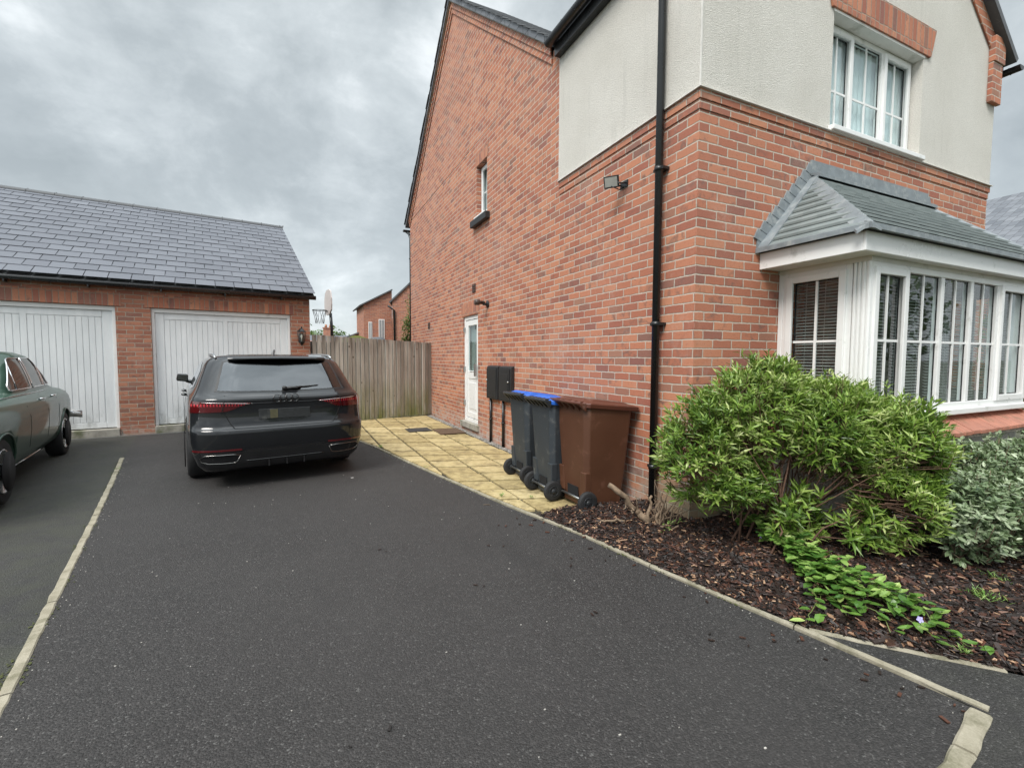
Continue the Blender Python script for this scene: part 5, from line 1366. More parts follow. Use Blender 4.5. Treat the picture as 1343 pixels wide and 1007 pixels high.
# chrome strip, four interlinked rings, wiper, aerial
m_ = MB(); S.line(m_, [(-.40+.80*i/20, .9125) for i in range(21)], .003, 1, .002); m_.build('trim_strip', M_gloss, car)
m_ = MB(); yb_ = S.P(0, .952, 1).y-.006
for k in range(4):
    cx_ = -.090+k*.060; m_.tube([(cx_+.040*math.cos(a), yb_-.006+.012*abs(math.sin(a)), .957+.040*math.sin(a)) for a in [2*math.pi*i/28 for i in range(29)]], .0052, 7, cap=False)
m_.build('badge', M_gloss, car)
m_ = MB(); a, b = S.P(.0, 1.065, 1), S.P(.42, 1.085, 1); m_.tube([a+Vector((0, -.03, -.005)), a+Vector((.12, -.035, 0)), S.P(.22, 1.075, 1)+Vector((0, -.03, 0))], [.016, .014, .008], 8); m_.tube([S.P(.05, 1.07, 1)+Vector((0, -.02, .0)), S.P(.30, 1.075, 1)+Vector((0, -.014, .0)), b+Vector((.03, -.012, 0))], [.009, .008, .004], 6)
m_.lathe([(.022, -.05), (.022, .0)], (a.x, a.y, a.z), 'y', 10); m_.build('rear_wiper', M_blackm, car)
m_ = MB(); m_.prism([(-.012, .78, 1.435), (-.012, .95, 1.435), (-.004, .83, 1.50), (-.004, .80, 1.50)], (.016, 0, 0)); m_.build('roof_aerial', M_gloss, car, bevel=.004, fixn=True)
# cabin silhouettes seen through the screen
m_ = MB()
for sx in (-.38, .38):
    m_.box((sx-.24, 2.0, .6), (sx+.24, 2.15, 1.08)); m_.box((sx-.12, 2.03, 1.1), (sx+.12, 2.12, 1.26))
    m_.box((sx-.22, 1.2, .6), (sx+.22, 1.35, 1.02)); m_.box((sx-.11, 1.24, 1.02), (sx+.11, 1.3, 1.14))
m_.build('seats', M_blackm, car, bevel=.03)

# ---- green classic saloon
cl2 = thing('classic_saloon', 'old sage green saloon with chrome trim parked nose out before the left garage door', 'car', (-3.95, 9.14, .03), R(190.4))
S2 = Shell([
    (.22, .35, 4.10, .70, .12, .4, .03),
    (.30, .18, 4.20, .79, .16, .4, .04),
    (.42, .10, 4.26, .825, .18, .4, .05),
    (.60, .06, 4.29, .845, .20, .45, .06),
    (.74, .06, 4.29, .845, .20, .45, .07),
    (.82, .09, 4.26, .832, .20, .45, .07),
    (.88, .15, 4.20, .808, .20, .5, .07),
    (.925, .26, 4.05, .765, .22, .5, .07),
    (.950, .42, 3.30, .735, .25, .5, .07),
    (.975, .58, 2.90, .715, .25, .35, .06),
    (1.00, .66, 2.80, .705, .25, .35, .06),
    (1.15, .82, 2.62, .672, .25, .35, .06),
    (1.30, 1.02, 2.40, .628, .25, .35, .06),
    (1.385, 1.14, 2.24, .590, .25, .35, .06),
    (1.435, 1.32, 2.05, .50, .20, .3, .05)])
zs = [.22, .26, .30, .36, .42, .5, .6, .68, .74, .79, .82, .85, .88, .905, .925, .94, .950, .962, .975, .988, 1.0, 1.05, 1.1, 1.15, 1.2, 1.25, 1.3, 1.34, 1.385, 1.415, 1.435]
# lower body and cabin: windows are openings filled with glass patches
b2 = S2.body(zs).build('body', M_green, cl2, fixn=True); bpy.context.view_layer.update()
boolean_cut(b2, [(.80, .31, .345, 1.1, .56), (3.49, .31, .345, 1.1, .56)])
b2.data.polygons.foreach_set('use_smooth', [True]*len(b2.data.polygons))
M_alloy = simple('bright_alloy', (.66, .67, .68), .25, .9, .06)
for sg in (-1, 1):
    for y_ in (.80, 3.49): car_wheel(cl2, sg*.735, y_, .31, sg, M_alloy, 8, .185, .66, 1)
uf = MB(); uf.box((-.62, .4, .2), (.62, 4.0, .28))
for sg in (-1, 1):
    for y_ in (.80, 3.49): uf.box((sg*.5, y_-.33, .22), (sg*.60, y_+.33, .62))
uf.build('underbody', M_dark, cl2)
M_classglass = simple('classic_glass', (.055, .05, .045), .03, var=.5, scale=3, spec=.9)
for sg in (-1, 1):
    for (ya, yb_, nm) in ((1.00, 1.24, 'quarter_window'), (1.29, 1.82, 'side_window'), (1.89, 2.60, 'side_window')):
        G = []; ed_t, ed_b = [], []
        for i in range(11):
            y_ = lerp(ya, yb_, i/10)
            zt = 1.365-max(0, y_-2.22)*.78-max(0, 1.36-y_)*.85; zb = 1.015; zt = max(zt, zb+.012)
            row = [S2.P(S2.qflank(y_, lerp(zb, zt, j/6)), lerp(zb, zt, j/6), sg)+Vector((sg*.003, 0, 0)) for j in range(7)]
            G.append(row); ed_t.append(row[-1]); ed_b.append(row[0])
        m_ = MB(); m_.grid(G, smooth=True); wo = m_.build(nm, M_classglass, cl2, fixn=True)
        m_ = MB(); loop = ed_b+G[-1][1:]+list(reversed(ed_t))[1:]+list(reversed(G[0]))[1:]
        m_.tube([p+Vector((sg*.004, 0, 0)) for p in loop], .0075, 6, cap=False); m_.build('chrome_surround', M_chrome, wo)
        if nm == 'side_window' and ya > 1.8:
            m_ = MB(); m_.tube([G[7][0]+Vector((sg*.006, 0, 0)), G[6][-1]+Vector((sg*.006, 0, 0))], .006, 6); m_.build('quarterlight_bar', M_chrome, wo)
    m_ = MB()
    for y_ in (1.26, 1.86, 2.66):
        pts = [(S2.qflank(y_, z), z) for z in (.28, .42, .6, .74, .85, .93)]; S2.line(m_, pts, .0035, sg, -.001)
    m_.build('door_seam', M_dark, cl2)
    for y_ in (1.42, 2.00):
        m_ = MB(); z = .885; p = S2.P(S2.qflank(y_, z), z, sg); m_.tube([(p.x+sg*.0, y_-.07, z), (p.x+sg*.03, y_-.05, z+.004), (p.x+sg*.03, y_+.06, z+.004), (p.x+sg*.0, y_+.075, z)], [.008, .009, .009, .012], 8); m_.build('door_handle', M_chrome, cl2)
    m_ = MB(); S2.line(m_, [(S2.qflank(y_, .245), .245) for y_ in (1.2, 1.8, 2.4, 3.1)], .009, sg, .004)
    S2.line(m_, [(S2.qflank(y_, .955), .955) for y_ in [1.3+.2*i for i in range(10)]], .005, sg, .004); m_.build('chrome_strip', M_chrome, cl2)
    m_ = MB()    # rolled wheel-arch lips
    for yc in (.80, 3.49):
        pts = []
        for i in range(21):
            a = math.pi*(.02+.96*i/20); y_ = yc+.352*math.cos(a); z = .31+.352*math.sin(a); p = S2.P(S2.qflank(y_, z), z, sg); pts.append((p.x, y_, z))
        m_.tube(pts, .012, 7)
    m_.build('arch_lip', M_green, cl2)
    m_ = MB(); m_.lathe([(.0, .03), (.05, .028), (.07, .0), (.07, -.03)], (sg*.58, .12, .66), 'y', 16); m_.build('tail_lamp', M_refl, cl2)
# windscreen and rear screen
def screen(front, nm):
    m_ = MB(); G = []
    for i in range(15):
        f_ = -1+2*i/14; row = []
        for j in range(8):
            z = lerp(1.012, 1.37, j/7); yr, yf, w_, rr, rf, k = S2.par(z)
            x_ = f_*w_*.86
            y_ = (yf-.0*rf)-rf*.25*(f_*.9)**2-rf*.55*max(0, abs(f_)-.55)**1.5/.3 if front else yr+k*(f_*.8)**2+rr*.6*max(0, abs(f_)-.55)**1.6/.3
            row.append(Vector((x_, y_+(.008 if front else -.006), z)))
        G.append(row)
    m_.grid(G, smooth=True); wo = m_.build(nm, M_classglass, cl2, fixn=True)
    loop = [r[0] for r in G]+G[-1][1:]+[r[-1] for r in reversed(G)][1:]+list(reversed(G[0]))[1:]
    m_ = MB(); m_.tube([p+Vector((0, .004 if front else -.004, 0)) for p in loop], .012, 6, cap=False); m_.build('chrome_surround', M_chrome, wo)
screen(True, 'windscreen'); screen(False, 'rear_window')
for (y0, nm) in ((.0, 'rear_bumper'), (4.33, 'front_bumper')):
    s_ = 1 if y0 > 1 else -1; m_ = MB(); G = []
    for i in range(21):
        f_ = -1+2*i/20; x_ = f_*.93; y_ = y0+s_*(.06-.30*abs(f_)**5)
        G.append([Vector((x_, y_, .46)), Vector((x_, y_+s_*.025, .48)), Vector((x_, y_+s_*.03, .52)), Vector((x_, y_+s_*.025, .56)), Vector((x_, y_, .58)), Vector((x_, y_-s_*.012, .52))])
    m_.grid(G, close=True, smooth=True); m_.add(G[0], [tuple(range(6))]); m_.add(G[-1], [tuple(range(5, -1, -1))]); bo = m_.build(nm, M_chrome, cl2, fixn=True)
    m_ = MB()
    for sx in (-.45, .45): m_.box((sx-.02, y0+s_*.02, .42), (sx+.02, y0+s_*.10, .62))
    m_.build('overrider', M_chrome, bo, bevel=.015)
for sg in (-1, 1):
    m_ = MB(); m_.lathe([(.0, .06), (.07, .05), (.085, .0), (.085, -.04)], (sg*.60, 4.22, .70), 'y', 20); m_.build('headlight', M_chrome, cl2)
m_ = MB(); m_.box((-.42, 4.24, .60), (.42, 4.30, .78)); m_.build('grille', M_chrome, cl2, bevel=.01)

# ================================================================ VEGETATION
def basis_of(a):
    a = a.normalized(); t = a.cross(Vector((0, 0, 1)))
    if t.length < .1: t = a.cross(Vector((1, 0, 0)))
    t.normalize(); return a, t, a.cross(t)
def leaf(mb, p, d_, up_, L, W, tone, droop=.15, fold=.25):
    d_ = d_.normalized(); s = d_.cross(up_)
    if s.length < .05: s = d_.cross(Vector((1, 0, 0)))
    s.normalize(); n = s.cross(d_)
    if n.z < 0: n = -n
    dr = Vector((0, 0, -L*droop))
    m1 = p+d_*L*.45-n*W*fold
    mb.add([p, p+d_*L*.42+s*W*.5, p+d_*L+dr, p+d_*L*.42-s*W*.5, m1+dr*.1], [(0, 1, 2, 4), (0, 4, 2, 3)], tone=tone)
def rleaf(mb, p, d_, up_, L, W, tone, droop=.1, fold=.15):
    d_ = d_.normalized(); s = d_.cross(up_)
    if s.length < .05: s = d_.cross(Vector((1, 0, 0)))
    s.normalize(); n = s.cross(d_)
    if n.z < 0: n = -n
    dr = Vector((0, 0, -L*droop)); m1 = p+d_*L*.5-n*W*fold
    mb.add([p, p+d_*L*.28+s*W*.44, p+d_*L*.68+s*W*.42+dr*.4, p+d_*L+dr, p+d_*L*.68-s*W*.42+dr*.4, p+d_*L*.28-s*W*.44, m1], [(0, 1, 2, 6), (6, 2, 3), (6, 3, 4), (0, 6, 4, 5)], tone=tone)
def lumpy(v, s=2.3): return noise.noise(v*s)
def ro_pt(c, r):
    while True:
        v = Vector((rnd.gauss(0, 1), rnd.gauss(0, 1), rnd.gauss(0, 1))).normalized(); return v
def shrub(name, label, cat, base, lobes, n, mat, stemmat, L, W, fn, per=(7, 10), elev=(45, 80), hollow=.72, zmin=.12, stem_n=45, bright=0, loc=None):
    t = thing(name, label, cat, base)
    B = Vector(base); lf = MB(); st = MB(); tips = []
    tot = sum(l[2] for l in lobes)
    for (c, r, wgt) in lobes:
        for _ in range(int(n*wgt/tot)):
            v = ro_pt(c, r); rad = hollow+(1-hollow)*rnd.random()**.6
            if v.z > .0 and rnd.random() < .10: rad = rnd.uniform(1.0, 1.17)
            k = 1+.20*lumpy(v*1.6+Vector(c), 1.7)+.07*lumpy(v*5+Vector(c), 1)
            p = Vector((c[0]+v.x*r[0]*rad*k, c[1]+v.y*r[1]*rad*k, c[2]+v.z*r[2]*rad*k))
            if p.z < zmin or p.y > HY+.0 and p.x > HX: continue
            if v.z < -.35 and rnd.random() < .75: continue
            if p.x > HX+BX0-.02 and p.y > HY+BY-.03: continue
            if p.x > HX-.0 and p.y > HY-.03: continue
            inside = False
            for (c2, r2_, _w) in lobes:
                if c2 is c: continue
                e = Vector(((p.x-c2[0])/r2_[0], (p.y-c2[1])/r2_[1], (p.z-c2[2])/r2_[2])).length
                if e < hollow*.85: inside = True
            if inside and rnd.random() < .8: continue
            if noise.noise(p*5.5) < -.30: continue
            if name == 'broad_shrub' and 3.02 < p.x < 3.50 and p.z < .70-.5*abs(p.x-3.26) and rnd.random() < .93: continue
            outv = Vector((v.x/r[0], v.y/r[1], v.z/r[2])).normalized()
            ax = (outv*.8+Vector((rnd.gauss(0, .3), rnd.gauss(0, .3), .75+rnd.gauss(0, .25)))).normalized()
            a, u, w_ = basis_of(ax); m_ = rnd.randint(*per); sc = rnd.uniform(.75, 1.2)
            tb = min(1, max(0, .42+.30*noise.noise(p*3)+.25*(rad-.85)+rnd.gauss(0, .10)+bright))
            for q in range(m_):
                an = q*2.4+rnd.uniform(-.3, .3); el = R(rnd.uniform(*elev)); 
                dd_ = a*math.cos(el)+(u*math.cos(an)+w_*math.sin(an))*math.sin(el)
                pb = p-a*(q/m_)*L*.95+Vector((rnd.gauss(0, .006), rnd.gauss(0, .006), 0))
                tn = min(1, max(0, tb+rnd.gauss(0, .13)+(.34 if rnd.random() < .06 else 0)))
                fn(lf, pb-B, dd_, a, L*sc*rnd.uniform(.7, 1.15), W*sc*rnd.uniform(.7, 1.35), tn, rnd.uniform(-.05, .22))
            tips.append((p-B, ax))
    lf.build('foliage', mat, t)
    for _ in range(stem_n):
        p, ax = rnd.choice(tips); b0 = Vector((rnd.gauss(0, .16), rnd.gauss(0, .08), .0)); m1 = b0.lerp(p, .45)+Vector((rnd.gauss(0, .04), rnd.gauss(0, .04), .05))
        st.tube([b0, m1, p-ax*.02], [.010, .006, .002], 5)
    for i in range(len(tips)//3):
        p, ax = tips[i*3]; cn = Vector((p.x*.55, p.y*.55, p.z*.62)); st.tube([p, p-ax*.09+Vector((0, 0, -.02)), p.lerp(cn, .45)], [.0018, .003, .004], 4, cap=False)
    st.build('stem', stemmat, t)
    return t
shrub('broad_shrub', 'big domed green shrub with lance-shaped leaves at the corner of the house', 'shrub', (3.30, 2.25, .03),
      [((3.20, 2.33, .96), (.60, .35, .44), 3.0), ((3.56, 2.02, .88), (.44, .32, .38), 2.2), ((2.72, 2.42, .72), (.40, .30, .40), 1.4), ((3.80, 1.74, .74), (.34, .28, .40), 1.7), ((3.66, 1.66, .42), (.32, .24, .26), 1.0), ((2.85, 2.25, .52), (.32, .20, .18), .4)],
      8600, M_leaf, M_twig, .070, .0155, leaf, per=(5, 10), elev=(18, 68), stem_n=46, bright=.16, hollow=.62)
shrub('low_shrub', 'short leafy shoots of the green shrub sprouting low over the bark', 'shrub', (3.25, 2.05, .03),
      [((3.22, 2.05, .28), (.28, .16, .24), 1.0), ((3.50, 1.78, .24), (.24, .14, .20), .7)],
      240, M_leaf, M_twig, .088, .020, leaf, hollow=.3, stem_n=16, zmin=.06, bright=.12, elev=(30, 75))
shrub('silver_shrub', 'grey-green silvery shrub spreading below the bay window at the right edge', 'shrub', (4.35, 1.5, .03),
      [((4.42, 1.60, .45), (.44, .25, .33), 2.2), ((4.02, 1.42, .36), (.30, .22, .31), 1.5), ((5.0, 1.56, .47), (.5, .28, .34), 2), ((4.55, 1.25, .36), (.42, .26, .32), 1.5)],
      5200, M_leaf2, M_bark, .046, .019, rleaf, per=(5, 9), elev=(25, 85), stem_n=50, hollow=.60, bright=.10)
# periwinkle trail
vt = thing('periwinkle', 'bright green trailing periwinkle with glossy oval leaves across the bark bed', 'plant', (2.9, 1.8, .03))
lf = MB(); st = MB(); fl_ = MB(); O = Vector((2.9, 1.8, .03))
trails = [[(3.13, 2.50), (3.10, 2.2), (2.92, 1.90), (2.85, 1.62), (2.80, 1.35), (2.83, 1.19), (2.78, 1.03)],
          [(3.05, 2.30), (2.95, 2.0), (2.82, 1.75), (2.62, 1.52), (2.40, 1.50)],
          [(3.12, 2.2), (3.05, 1.95), (2.98, 1.7), (2.90, 1.45), (2.86, 1.22)],
          [(3.0, 2.1), (2.88, 1.85), (2.72, 1.6), (2.62, 1.40), (2.58, 1.36)],
          [(2.98, 2.0), (2.9, 1.7), (2.78, 1.45), (2.70, 1.25)],
          [(2.90, 1.6), (2.92, 1.3), (2.92, 1.05), (2.85, .98)],
          [(3.0, 1.9), (2.86, 1.66), (2.74, 1.5), (2.68, 1.36)], [(2.95, 1.75), (2.80, 1.55), (2.68, 1.45)]]
for tr in trails:
    P_ = [Vector((p[0]+rnd.gauss(0, .015), p[1]+rnd.gauss(0, .015), 0)) for p in tr]; D_ = sum((b-a).length for a, b in zip(P_, P_[1:]))
    s = 0; prevp = []
    while s < D_:
        acc = 0
        for a, b in zip(P_, P_[1:]):
            l = (b-a).length
            if acc+l >= s: c = a.lerp(b, (s-acc)/l); d_ = (b-a).normalized(); break
            acc += l
        frac = s/D_
        hh = bedh(c.x, c.y)+.025+.085*(1-frac)*abs(math.sin(s*9+tr[0][0]*20))+rnd.uniform(0, .05)
        p = Vector((c.x+rnd.gauss(0, .012), c.y+rnd.gauss(0, .012), hh))-O; prevp.append(p)
        for sg in (-1, 1):
            for rep in range(3 if frac < .6 else 2 if frac < .85 else 1):
                dd_ = (d_*.55+Vector((-d_.y, d_.x, 0))*sg*rnd.uniform(.5, 1)+Vector((rnd.gauss(0, .3), rnd.gauss(0, .3), rnd.uniform(-.1, .6))))
                rleaf(lf, p+Vector((rnd.gauss(0, .025), rnd.gauss(0, .025), rnd.uniform(0, .03))), dd_, Vector((0, 0, 1)), rnd.uniform(.050, .085), rnd.uniform(.034, .052), min(1, max(0, .45+rnd.gauss(0, .24))), rnd.uniform(-.1, .35))
        s += rnd.uniform(.036, .055)
    st.tube(prevp, .0028, 5)
lf.build('foliage', M_leaf3, vt); st.build('stem', leaf_mat('green_stem', [(0, (.10, .14, .04)), (1, (.2, .24, .07))]), vt)
for (x_, y_, z_) in ((3.02, 2.18, .13), (3.08, 1.98, .12), (2.98, 1.92, .12), (2.86, 1.18, .09)):
    a, u, w_ = basis_of(Vector((-.4, -.7, .5)))
    for q in range(5):
        an = q*2*math.pi/5; rleaf(fl_, Vector((x_, y_, z_))-O, (u*math.cos(an)+w_*math.sin(an)), a, .019, .014, .5, 0)
fl_.build('flower', M_petal, vt)
# pruned stump with bare branches
sp = thing('pruned_stump', 'bare pruned stump with cut grey branches leaning toward the brown bin', 'stump', (2.60, 2.80, .04))
mb = MB()
def br(a, b, r0, r1, bend=.03, n=7):
    A, B = Vector(a), Vector(b); mb.tube([A.lerp(B, k/n)+Vector((rnd.gauss(0, bend*.3), rnd.gauss(0, bend*.3), rnd.gauss(0, bend*.3)))*(0 if k in (0,) else 1) for k in range(n+1)], [lerp(r0, r1, k/n)*rnd.uniform(.85, 1.2) for k in range(n+1)], 8)
br((0, 0, .0), (-.12, .12, .14), .030, .026); br((-.12, .12, .14), (-.31, .22, .34), .024, .021)
br((-.05, .05, .06), (.03, .10, .24), .016, .010); br((0, 0, 0), (.06, .02, .26), .016, .008); br((.02, .0, .0), (.12, -.02, .20), .014, .007)
br((-.14, .13, .16), (-.22, .02, .15), .008, .004); br((-.10, .10, .12), (-.13, .10, .26), .008, .003); br((-.17, .16, .2), (-.24, .12, .16), .006, .003)
br((-.2, .15, .05), (-.38, .22, .06), .010, .008)
br((.0, -.02, 0), (-.03, -.14, .10), .012, .006); br((.02, -.06, 0), (.02, -.20, .08), .010, .006); br((.04, 0, .0), (.0, .02, .20), .013, .006)
for _ in range(26):
    a = Vector((rnd.gauss(.06, .06), rnd.gauss(.02, .05), 0)); br(a, a+Vector((rnd.gauss(.06, .12), rnd.gauss(.03, .08), rnd.uniform(.12, .40))), .005, .002, .05, 4)
mb.build('branch', M_bark, sp)
lf = MB()
for (cx_, cy_, cz_, n_) in ((-.02, -.13, .06, 14), (.10, -.10, .08, 12)):
    for _ in range(n_): leaf(lf, Vector((cx_+rnd.gauss(0, .03), cy_+rnd.gauss(0, .02), cz_+rnd.gauss(0, .02))), Vector((rnd.gauss(0, 1), rnd.gauss(0, 1), rnd.uniform(0, 1))), Vector((0, 0, 1)), .035, .012, rnd.uniform(.4, .9))
lf.build('foliage', M_leaf3, sp)
# stumps under the shrubs
s2 = thing('cut_stump', 'short cut stump with pale ends on the bark under the shrub', 'stump', (3.62, 1.72, .04))
mb = MB(); br((0, 0, -.02), (.01, .0, .11), .022, .017, .01); br((0, 0, .0), (.09, -.01, .09), .014, .010, .01); br((0, .02, 0), (-.06, .02, .08), .012, .008, .01); mb.build('branch', M_bark, s2)
s3 = MB(); mb = s3; br((3.72, 1.56, .07), (3.86, 1.60, .085), .014, .012, .006); tag(s3.build('cut_log', M_bark), 'short cut length of branch lying on the bark beside the stump', 'log')
# small weeds
def weed(loc, label, n, L, spread, mat=M_leaf3, fn=leaf, W=.006):
    mb = MB()
    for _ in range(n):
        a = rnd.uniform(0, 6.3); fn(mb, Vector((rnd.gauss(0, spread*.4), rnd.gauss(0, spread*.4), rnd.uniform(0, L*.4))), Vector((math.cos(a), math.sin(a), rnd.uniform(.3, 1.6))), Vector((0, 0, 1)), L*rnd.uniform(.5, 1.1), W*rnd.uniform(.7, 1.3), rnd.uniform(.3, .9))
    o = mb.build('weed', mat); o.location = loc; tag(o, label, 'weed'); return o
weed((3.50, 1.16, .06), 'feathery green weed in the bark at the right edge of the bed', 120, .06, .09)
weed((3.85, 1.22, .06), 'second feathery weed in the bark below the silver shrub', 90, .06, .08)
weed((3.30, 1.0, .05), 'small pale green seedling near the front edge of the bark', 16, .03, .03)
weed((1.13, 7.25, .02), 'grassy weed tuft in the patio edge closest to the dark car', 30, .05, .035)
weed((1.83, 4.16, .02), 'upright grassy weed at the patio edge before the middle bin', 22, .06, .012)
weed((2.10, 4.02, .02), 'flat weed in a slab joint beside the wheels of the grey bin', 18, .035, .03)
weed((1.45, 5.7, .02), 'small weed in the patio edge halfway along the curve', 14, .035, .03)
weed((-2.05, 7.15, .02), 'yellow-green weed on the end of the left edging strip', 16, .04, .03)
weed((2.84, 1.0, .03), 'grass clump on the short edging at the front of the bed', 26, .04, .03)
mb = MB()
for pl_ in (LL[:3], E1[3:15]):
    for a, b in zip(pl_, pl_[1:]):
        L_ = math.hypot(b[0]-a[0], b[1]-a[1])
        for _ in range(int(L_*110)):
            t = rnd.random(); x_ = lerp(a[0], b[0], t)+(rnd.choice((-.034, .034)) if pl_[0] == LL[0] else rnd.choice((.0, .062)))+rnd.gauss(0, .008); y_ = lerp(a[1], b[1], t)
            if noise.noise(Vector((x_*3, y_*3, 9))) < .0: continue
            r_ = rnd.uniform(.002, .007); Mx = Matrix.Translation((x_, y_, gh(x_, y_)+.004))@Matrix.Diagonal((r_, r_*1.4, r_*.45, 1))
            vs = [Mx@Vector(p) for p in ((1,0,0),(-1,0,0),(0,1,0),(0,-1,0),(0,0,1),(.6,.6,.5),(-.6,.6,.5),(.6,-.6,.5),(-.6,-.6,.5))]
            mb.add(vs, [(0,5,4),(5,2,4),(2,6,4),(6,1,4),(1,8,4),(8,3,4),(3,7,4),(7,0,4)], smooth=True)
tag(mb.build('moss', simple('moss', (.055, .062, .018), .95, var=.5, scale=60)), 'low dark green moss tufts lining the pale edging strips', 'moss', kind='stuff')
# tarmac litter: dead leaves and chips
mb = MB()
for (x_, y_) in ((1.42, 2.05), (1.88, 1.65), (2.0, 1.5), (1.0, 2.6), (.5, 3.4), (.2, 1.7), (-.3, 1.6), (1.7, 2.6), (1.3, 3.1)):
    for _ in range(2):
        a = Vector((x_+rnd.gauss(0, .04), y_+rnd.gauss(0, .04), .005)); l = rnd.uniform(.006, .016); Mx = Matrix.Translation(a)@Matrix.Rotation(rnd.uniform(0, 6), 4, 'Z'); mb.box((-l, -l*.35, 0), (l, l*.35, .003), Mx, tone=rnd.uniform(.0, .5))
tag(mb.build('bark_scraps', M_chip), 'scattered dark scraps of bark and leaf on the driveway', 'litter', kind='stuff')
mb = MB()
for _ in range(60):
    x_, y_ = rnd.uniform(-1.0, 1.6), rnd.uniform(.9, 6)
    l = rnd.uniform(.002, .005); mb.box((x_-l, y_-l*.6, gh(x_, y_)), (x_+l, y_+l*.6, gh(x_, y_)+.003))
for (pl_, off_) in ((LL, .05), (E1, -.04)):
    for a, b in zip(pl_, pl_[1:]):
        L_ = math.hypot(b[0]-a[0], b[1]-a[1])
        for _ in range(int(L_*22)):
            t = rnd.random(); x_ = lerp(a[0], b[0], t)+rnd.gauss(off_*(1 if pl_ is LL else 1), .035)*rnd.choice((1, 1)); y_ = lerp(a[1], b[1], t); l = rnd.uniform(.001, .0028)
            mb.box((x_-l, y_-l, gh(x_, y_)-.001), (x_+l, y_+l*.7, gh(x_, y_)+.003))
tag(mb.build('pale_grit', M_pebble), 'tiny pale stones scattered over the driveway', 'grit', kind='stuff')
mb = MB(); mb.prism([(-.016, -.004, 0), (.014, -.006, 0), (.018, .005, 0), (-.012, .006, 0)], (0, 0, .003)); o = mb.build('pale_chip', M_white); o.location = (.55, 5.62, .004); tag(o, 'single pale chip lying on the driveway behind the dark car', 'debris')
mb = MB(); mb.tube([(-.03, 0, .004), (0, .004, .005), (.035, .0, .004)], .003, 5); o = mb.build('twig', M_bark); o.location = (1.62, 4.05, .0); o.rotation_euler = (0, 0, -.4); tag(o, 'small twig on the driveway beside the curved patio edge', 'twig')

# ================================================================ BACKGROUND
# basketball hoop behind the fence
hp = thing('basketball_hoop', 'freestanding basketball hoop seen edge-on above the fence', 'basketball hoop', (1.10, 17.3, 0))
mb = MB(); mb.tube([(0, 0, 0), (0, 0, 2.4), (-.03, 0, 2.95)], .05, 10); mb.build('pole', M_black, hp)
mb = MB(); Mx = Matrix.Rotation(R(8), 4, 'Z')
out = [(-.0, -.53, -.28), (0, -.56, -.1), (0, -.55, .12), (0, -.42, .36), (0, -.2, .44), (0, .2, .44), (0, .42, .36), (0, .55, .12), (0, .56, -.1), (0, .53, -.28), (0, .2, -.42), (0, -.2, -.42)]
mb.prism([Mx@Vector((p[0]-.08, p[1]*1.0, p[2]+3.3)) for p in out], (-.04, 0, 0)); mb.build('backboard', simple('backboard', (.50, .45, .43), .5), hp, fixn=True)
mb = MB(); rc = Vector((-.38, 0, 3.03)); mb.tube([rc+Vector((.23*math.cos(a), .23*math.sin(a), 0)) for a in [2*math.pi*k/24 for k in range(25)]], .012, 6, cap=False); mb.tube([(-.16, 0, 3.02), (-.03, 0, 2.95)], .02, 6); mb.build('rim', M_blackm, hp)
mb = MB()
for k in range(12):
    a = 2*math.pi*k/12; b = a+.5*(1 if k % 2 else -1); mb.tube([rc+Vector((.23*math.cos(a), .23*math.sin(a), 0)), rc+Vector((.17*math.cos((a+b)/2), .17*math.sin((a+b)/2), -.22)), rc+Vector((.13*math.cos(b), .13*math.sin(b), -.45))], .007, 4)
mb.build('net', M_blackm, hp)
# brick house beyond the fence
h2 = thing('brick_house', 'distant orange brick house with its gable end and downpipe above the fence gate', 'house', (4.15, 22.5, 0), R(-15))
mb = MB(); E = 4.15
mb.box((0, 0, -.1), (7, 9, E)); mb.prism([(0, 0, E), (7, 0, E), (3.5, 0, E+3.4)], (0, 9, 0)); mb.build('wall', M_brickfar, h2, fixn=True)
mb = MB(); slab_roof(mb, (-.15, -.08, E-.1), (-.15, 9.2, E-.1), (3.5, 9.2, E+3.46), (3.5, -.08, E+3.46)); slab_roof(mb, (7.15, 9.2, E-.1), (7.15, -.08, E-.1), (3.5, -.08, E+3.46), (3.5, 9.2, E+3.46)); mb.build('roof', M_slate3, h2, fixn=True)
mb = MB(); mb.tube([(.10, -.06, 0), (.10, -.06, E-.5), (-.18, -.2, E-.30)], .05, 8); mb.build('downpipe', M_black, h2)
# annex closer to the left, pale windows facing the camera
h3 = thing('brick_house', 'narrow end of an orange brick house with two tall white windows left of its downpipe', 'house', (3.05, 24.2, 0))
mb = MB(); mb.box((0, 0, -.1), (1.4, 3, 4.08)); mb.prism([(0, 0, 4.07), (1.4, 0, 4.07), (1.4, 0, 4.83)], (0, 3, 0)); mb.build('wall', M_brickfar, h3, fixn=True)
mb = MB(); slab_roof(mb, (-.2, -.12, 4.02), (-.2, 3.2, 4.02), (1.4, 3.2, 4.9), (1.4, -.12, 4.9), .06); mb.build('roof', M_slate3, h3, fixn=True)
for (xa, xb, za, zb) in ((.22, .40, 2.2, 3.2), (.72, 1.02, 2.2, 3.35)):
    mb = MB(); mb.box((xa, -.03, za), (xb, -.001, zb)); wo = mb.build('window', M_upvc, h3)
    mb = MB(); m_ = (xa+xb)/2
    mb.box((xa+.03, -.035, za+.04), (m_-.012, -.031, zb-.04)); mb.box((m_+.012, -.035, za+.04), (xb-.03, -.031, zb-.04)); mb.build('pane', simple('far_glass', (.30, .33, .35), .2), wo)
h4 = thing('low_extension', 'low brick extension with sloping slate roof left of the distant brick house', 'building', (2.2, 26.5, 0))
mb = MB(); mb.prism([(0, 0, -.1), (3, 0, -.1), (3, 0, 3.6), (0, 0, 2.4)], (0, 3, 0)); mb.build('wall', M_brickfar, h4, fixn=True)
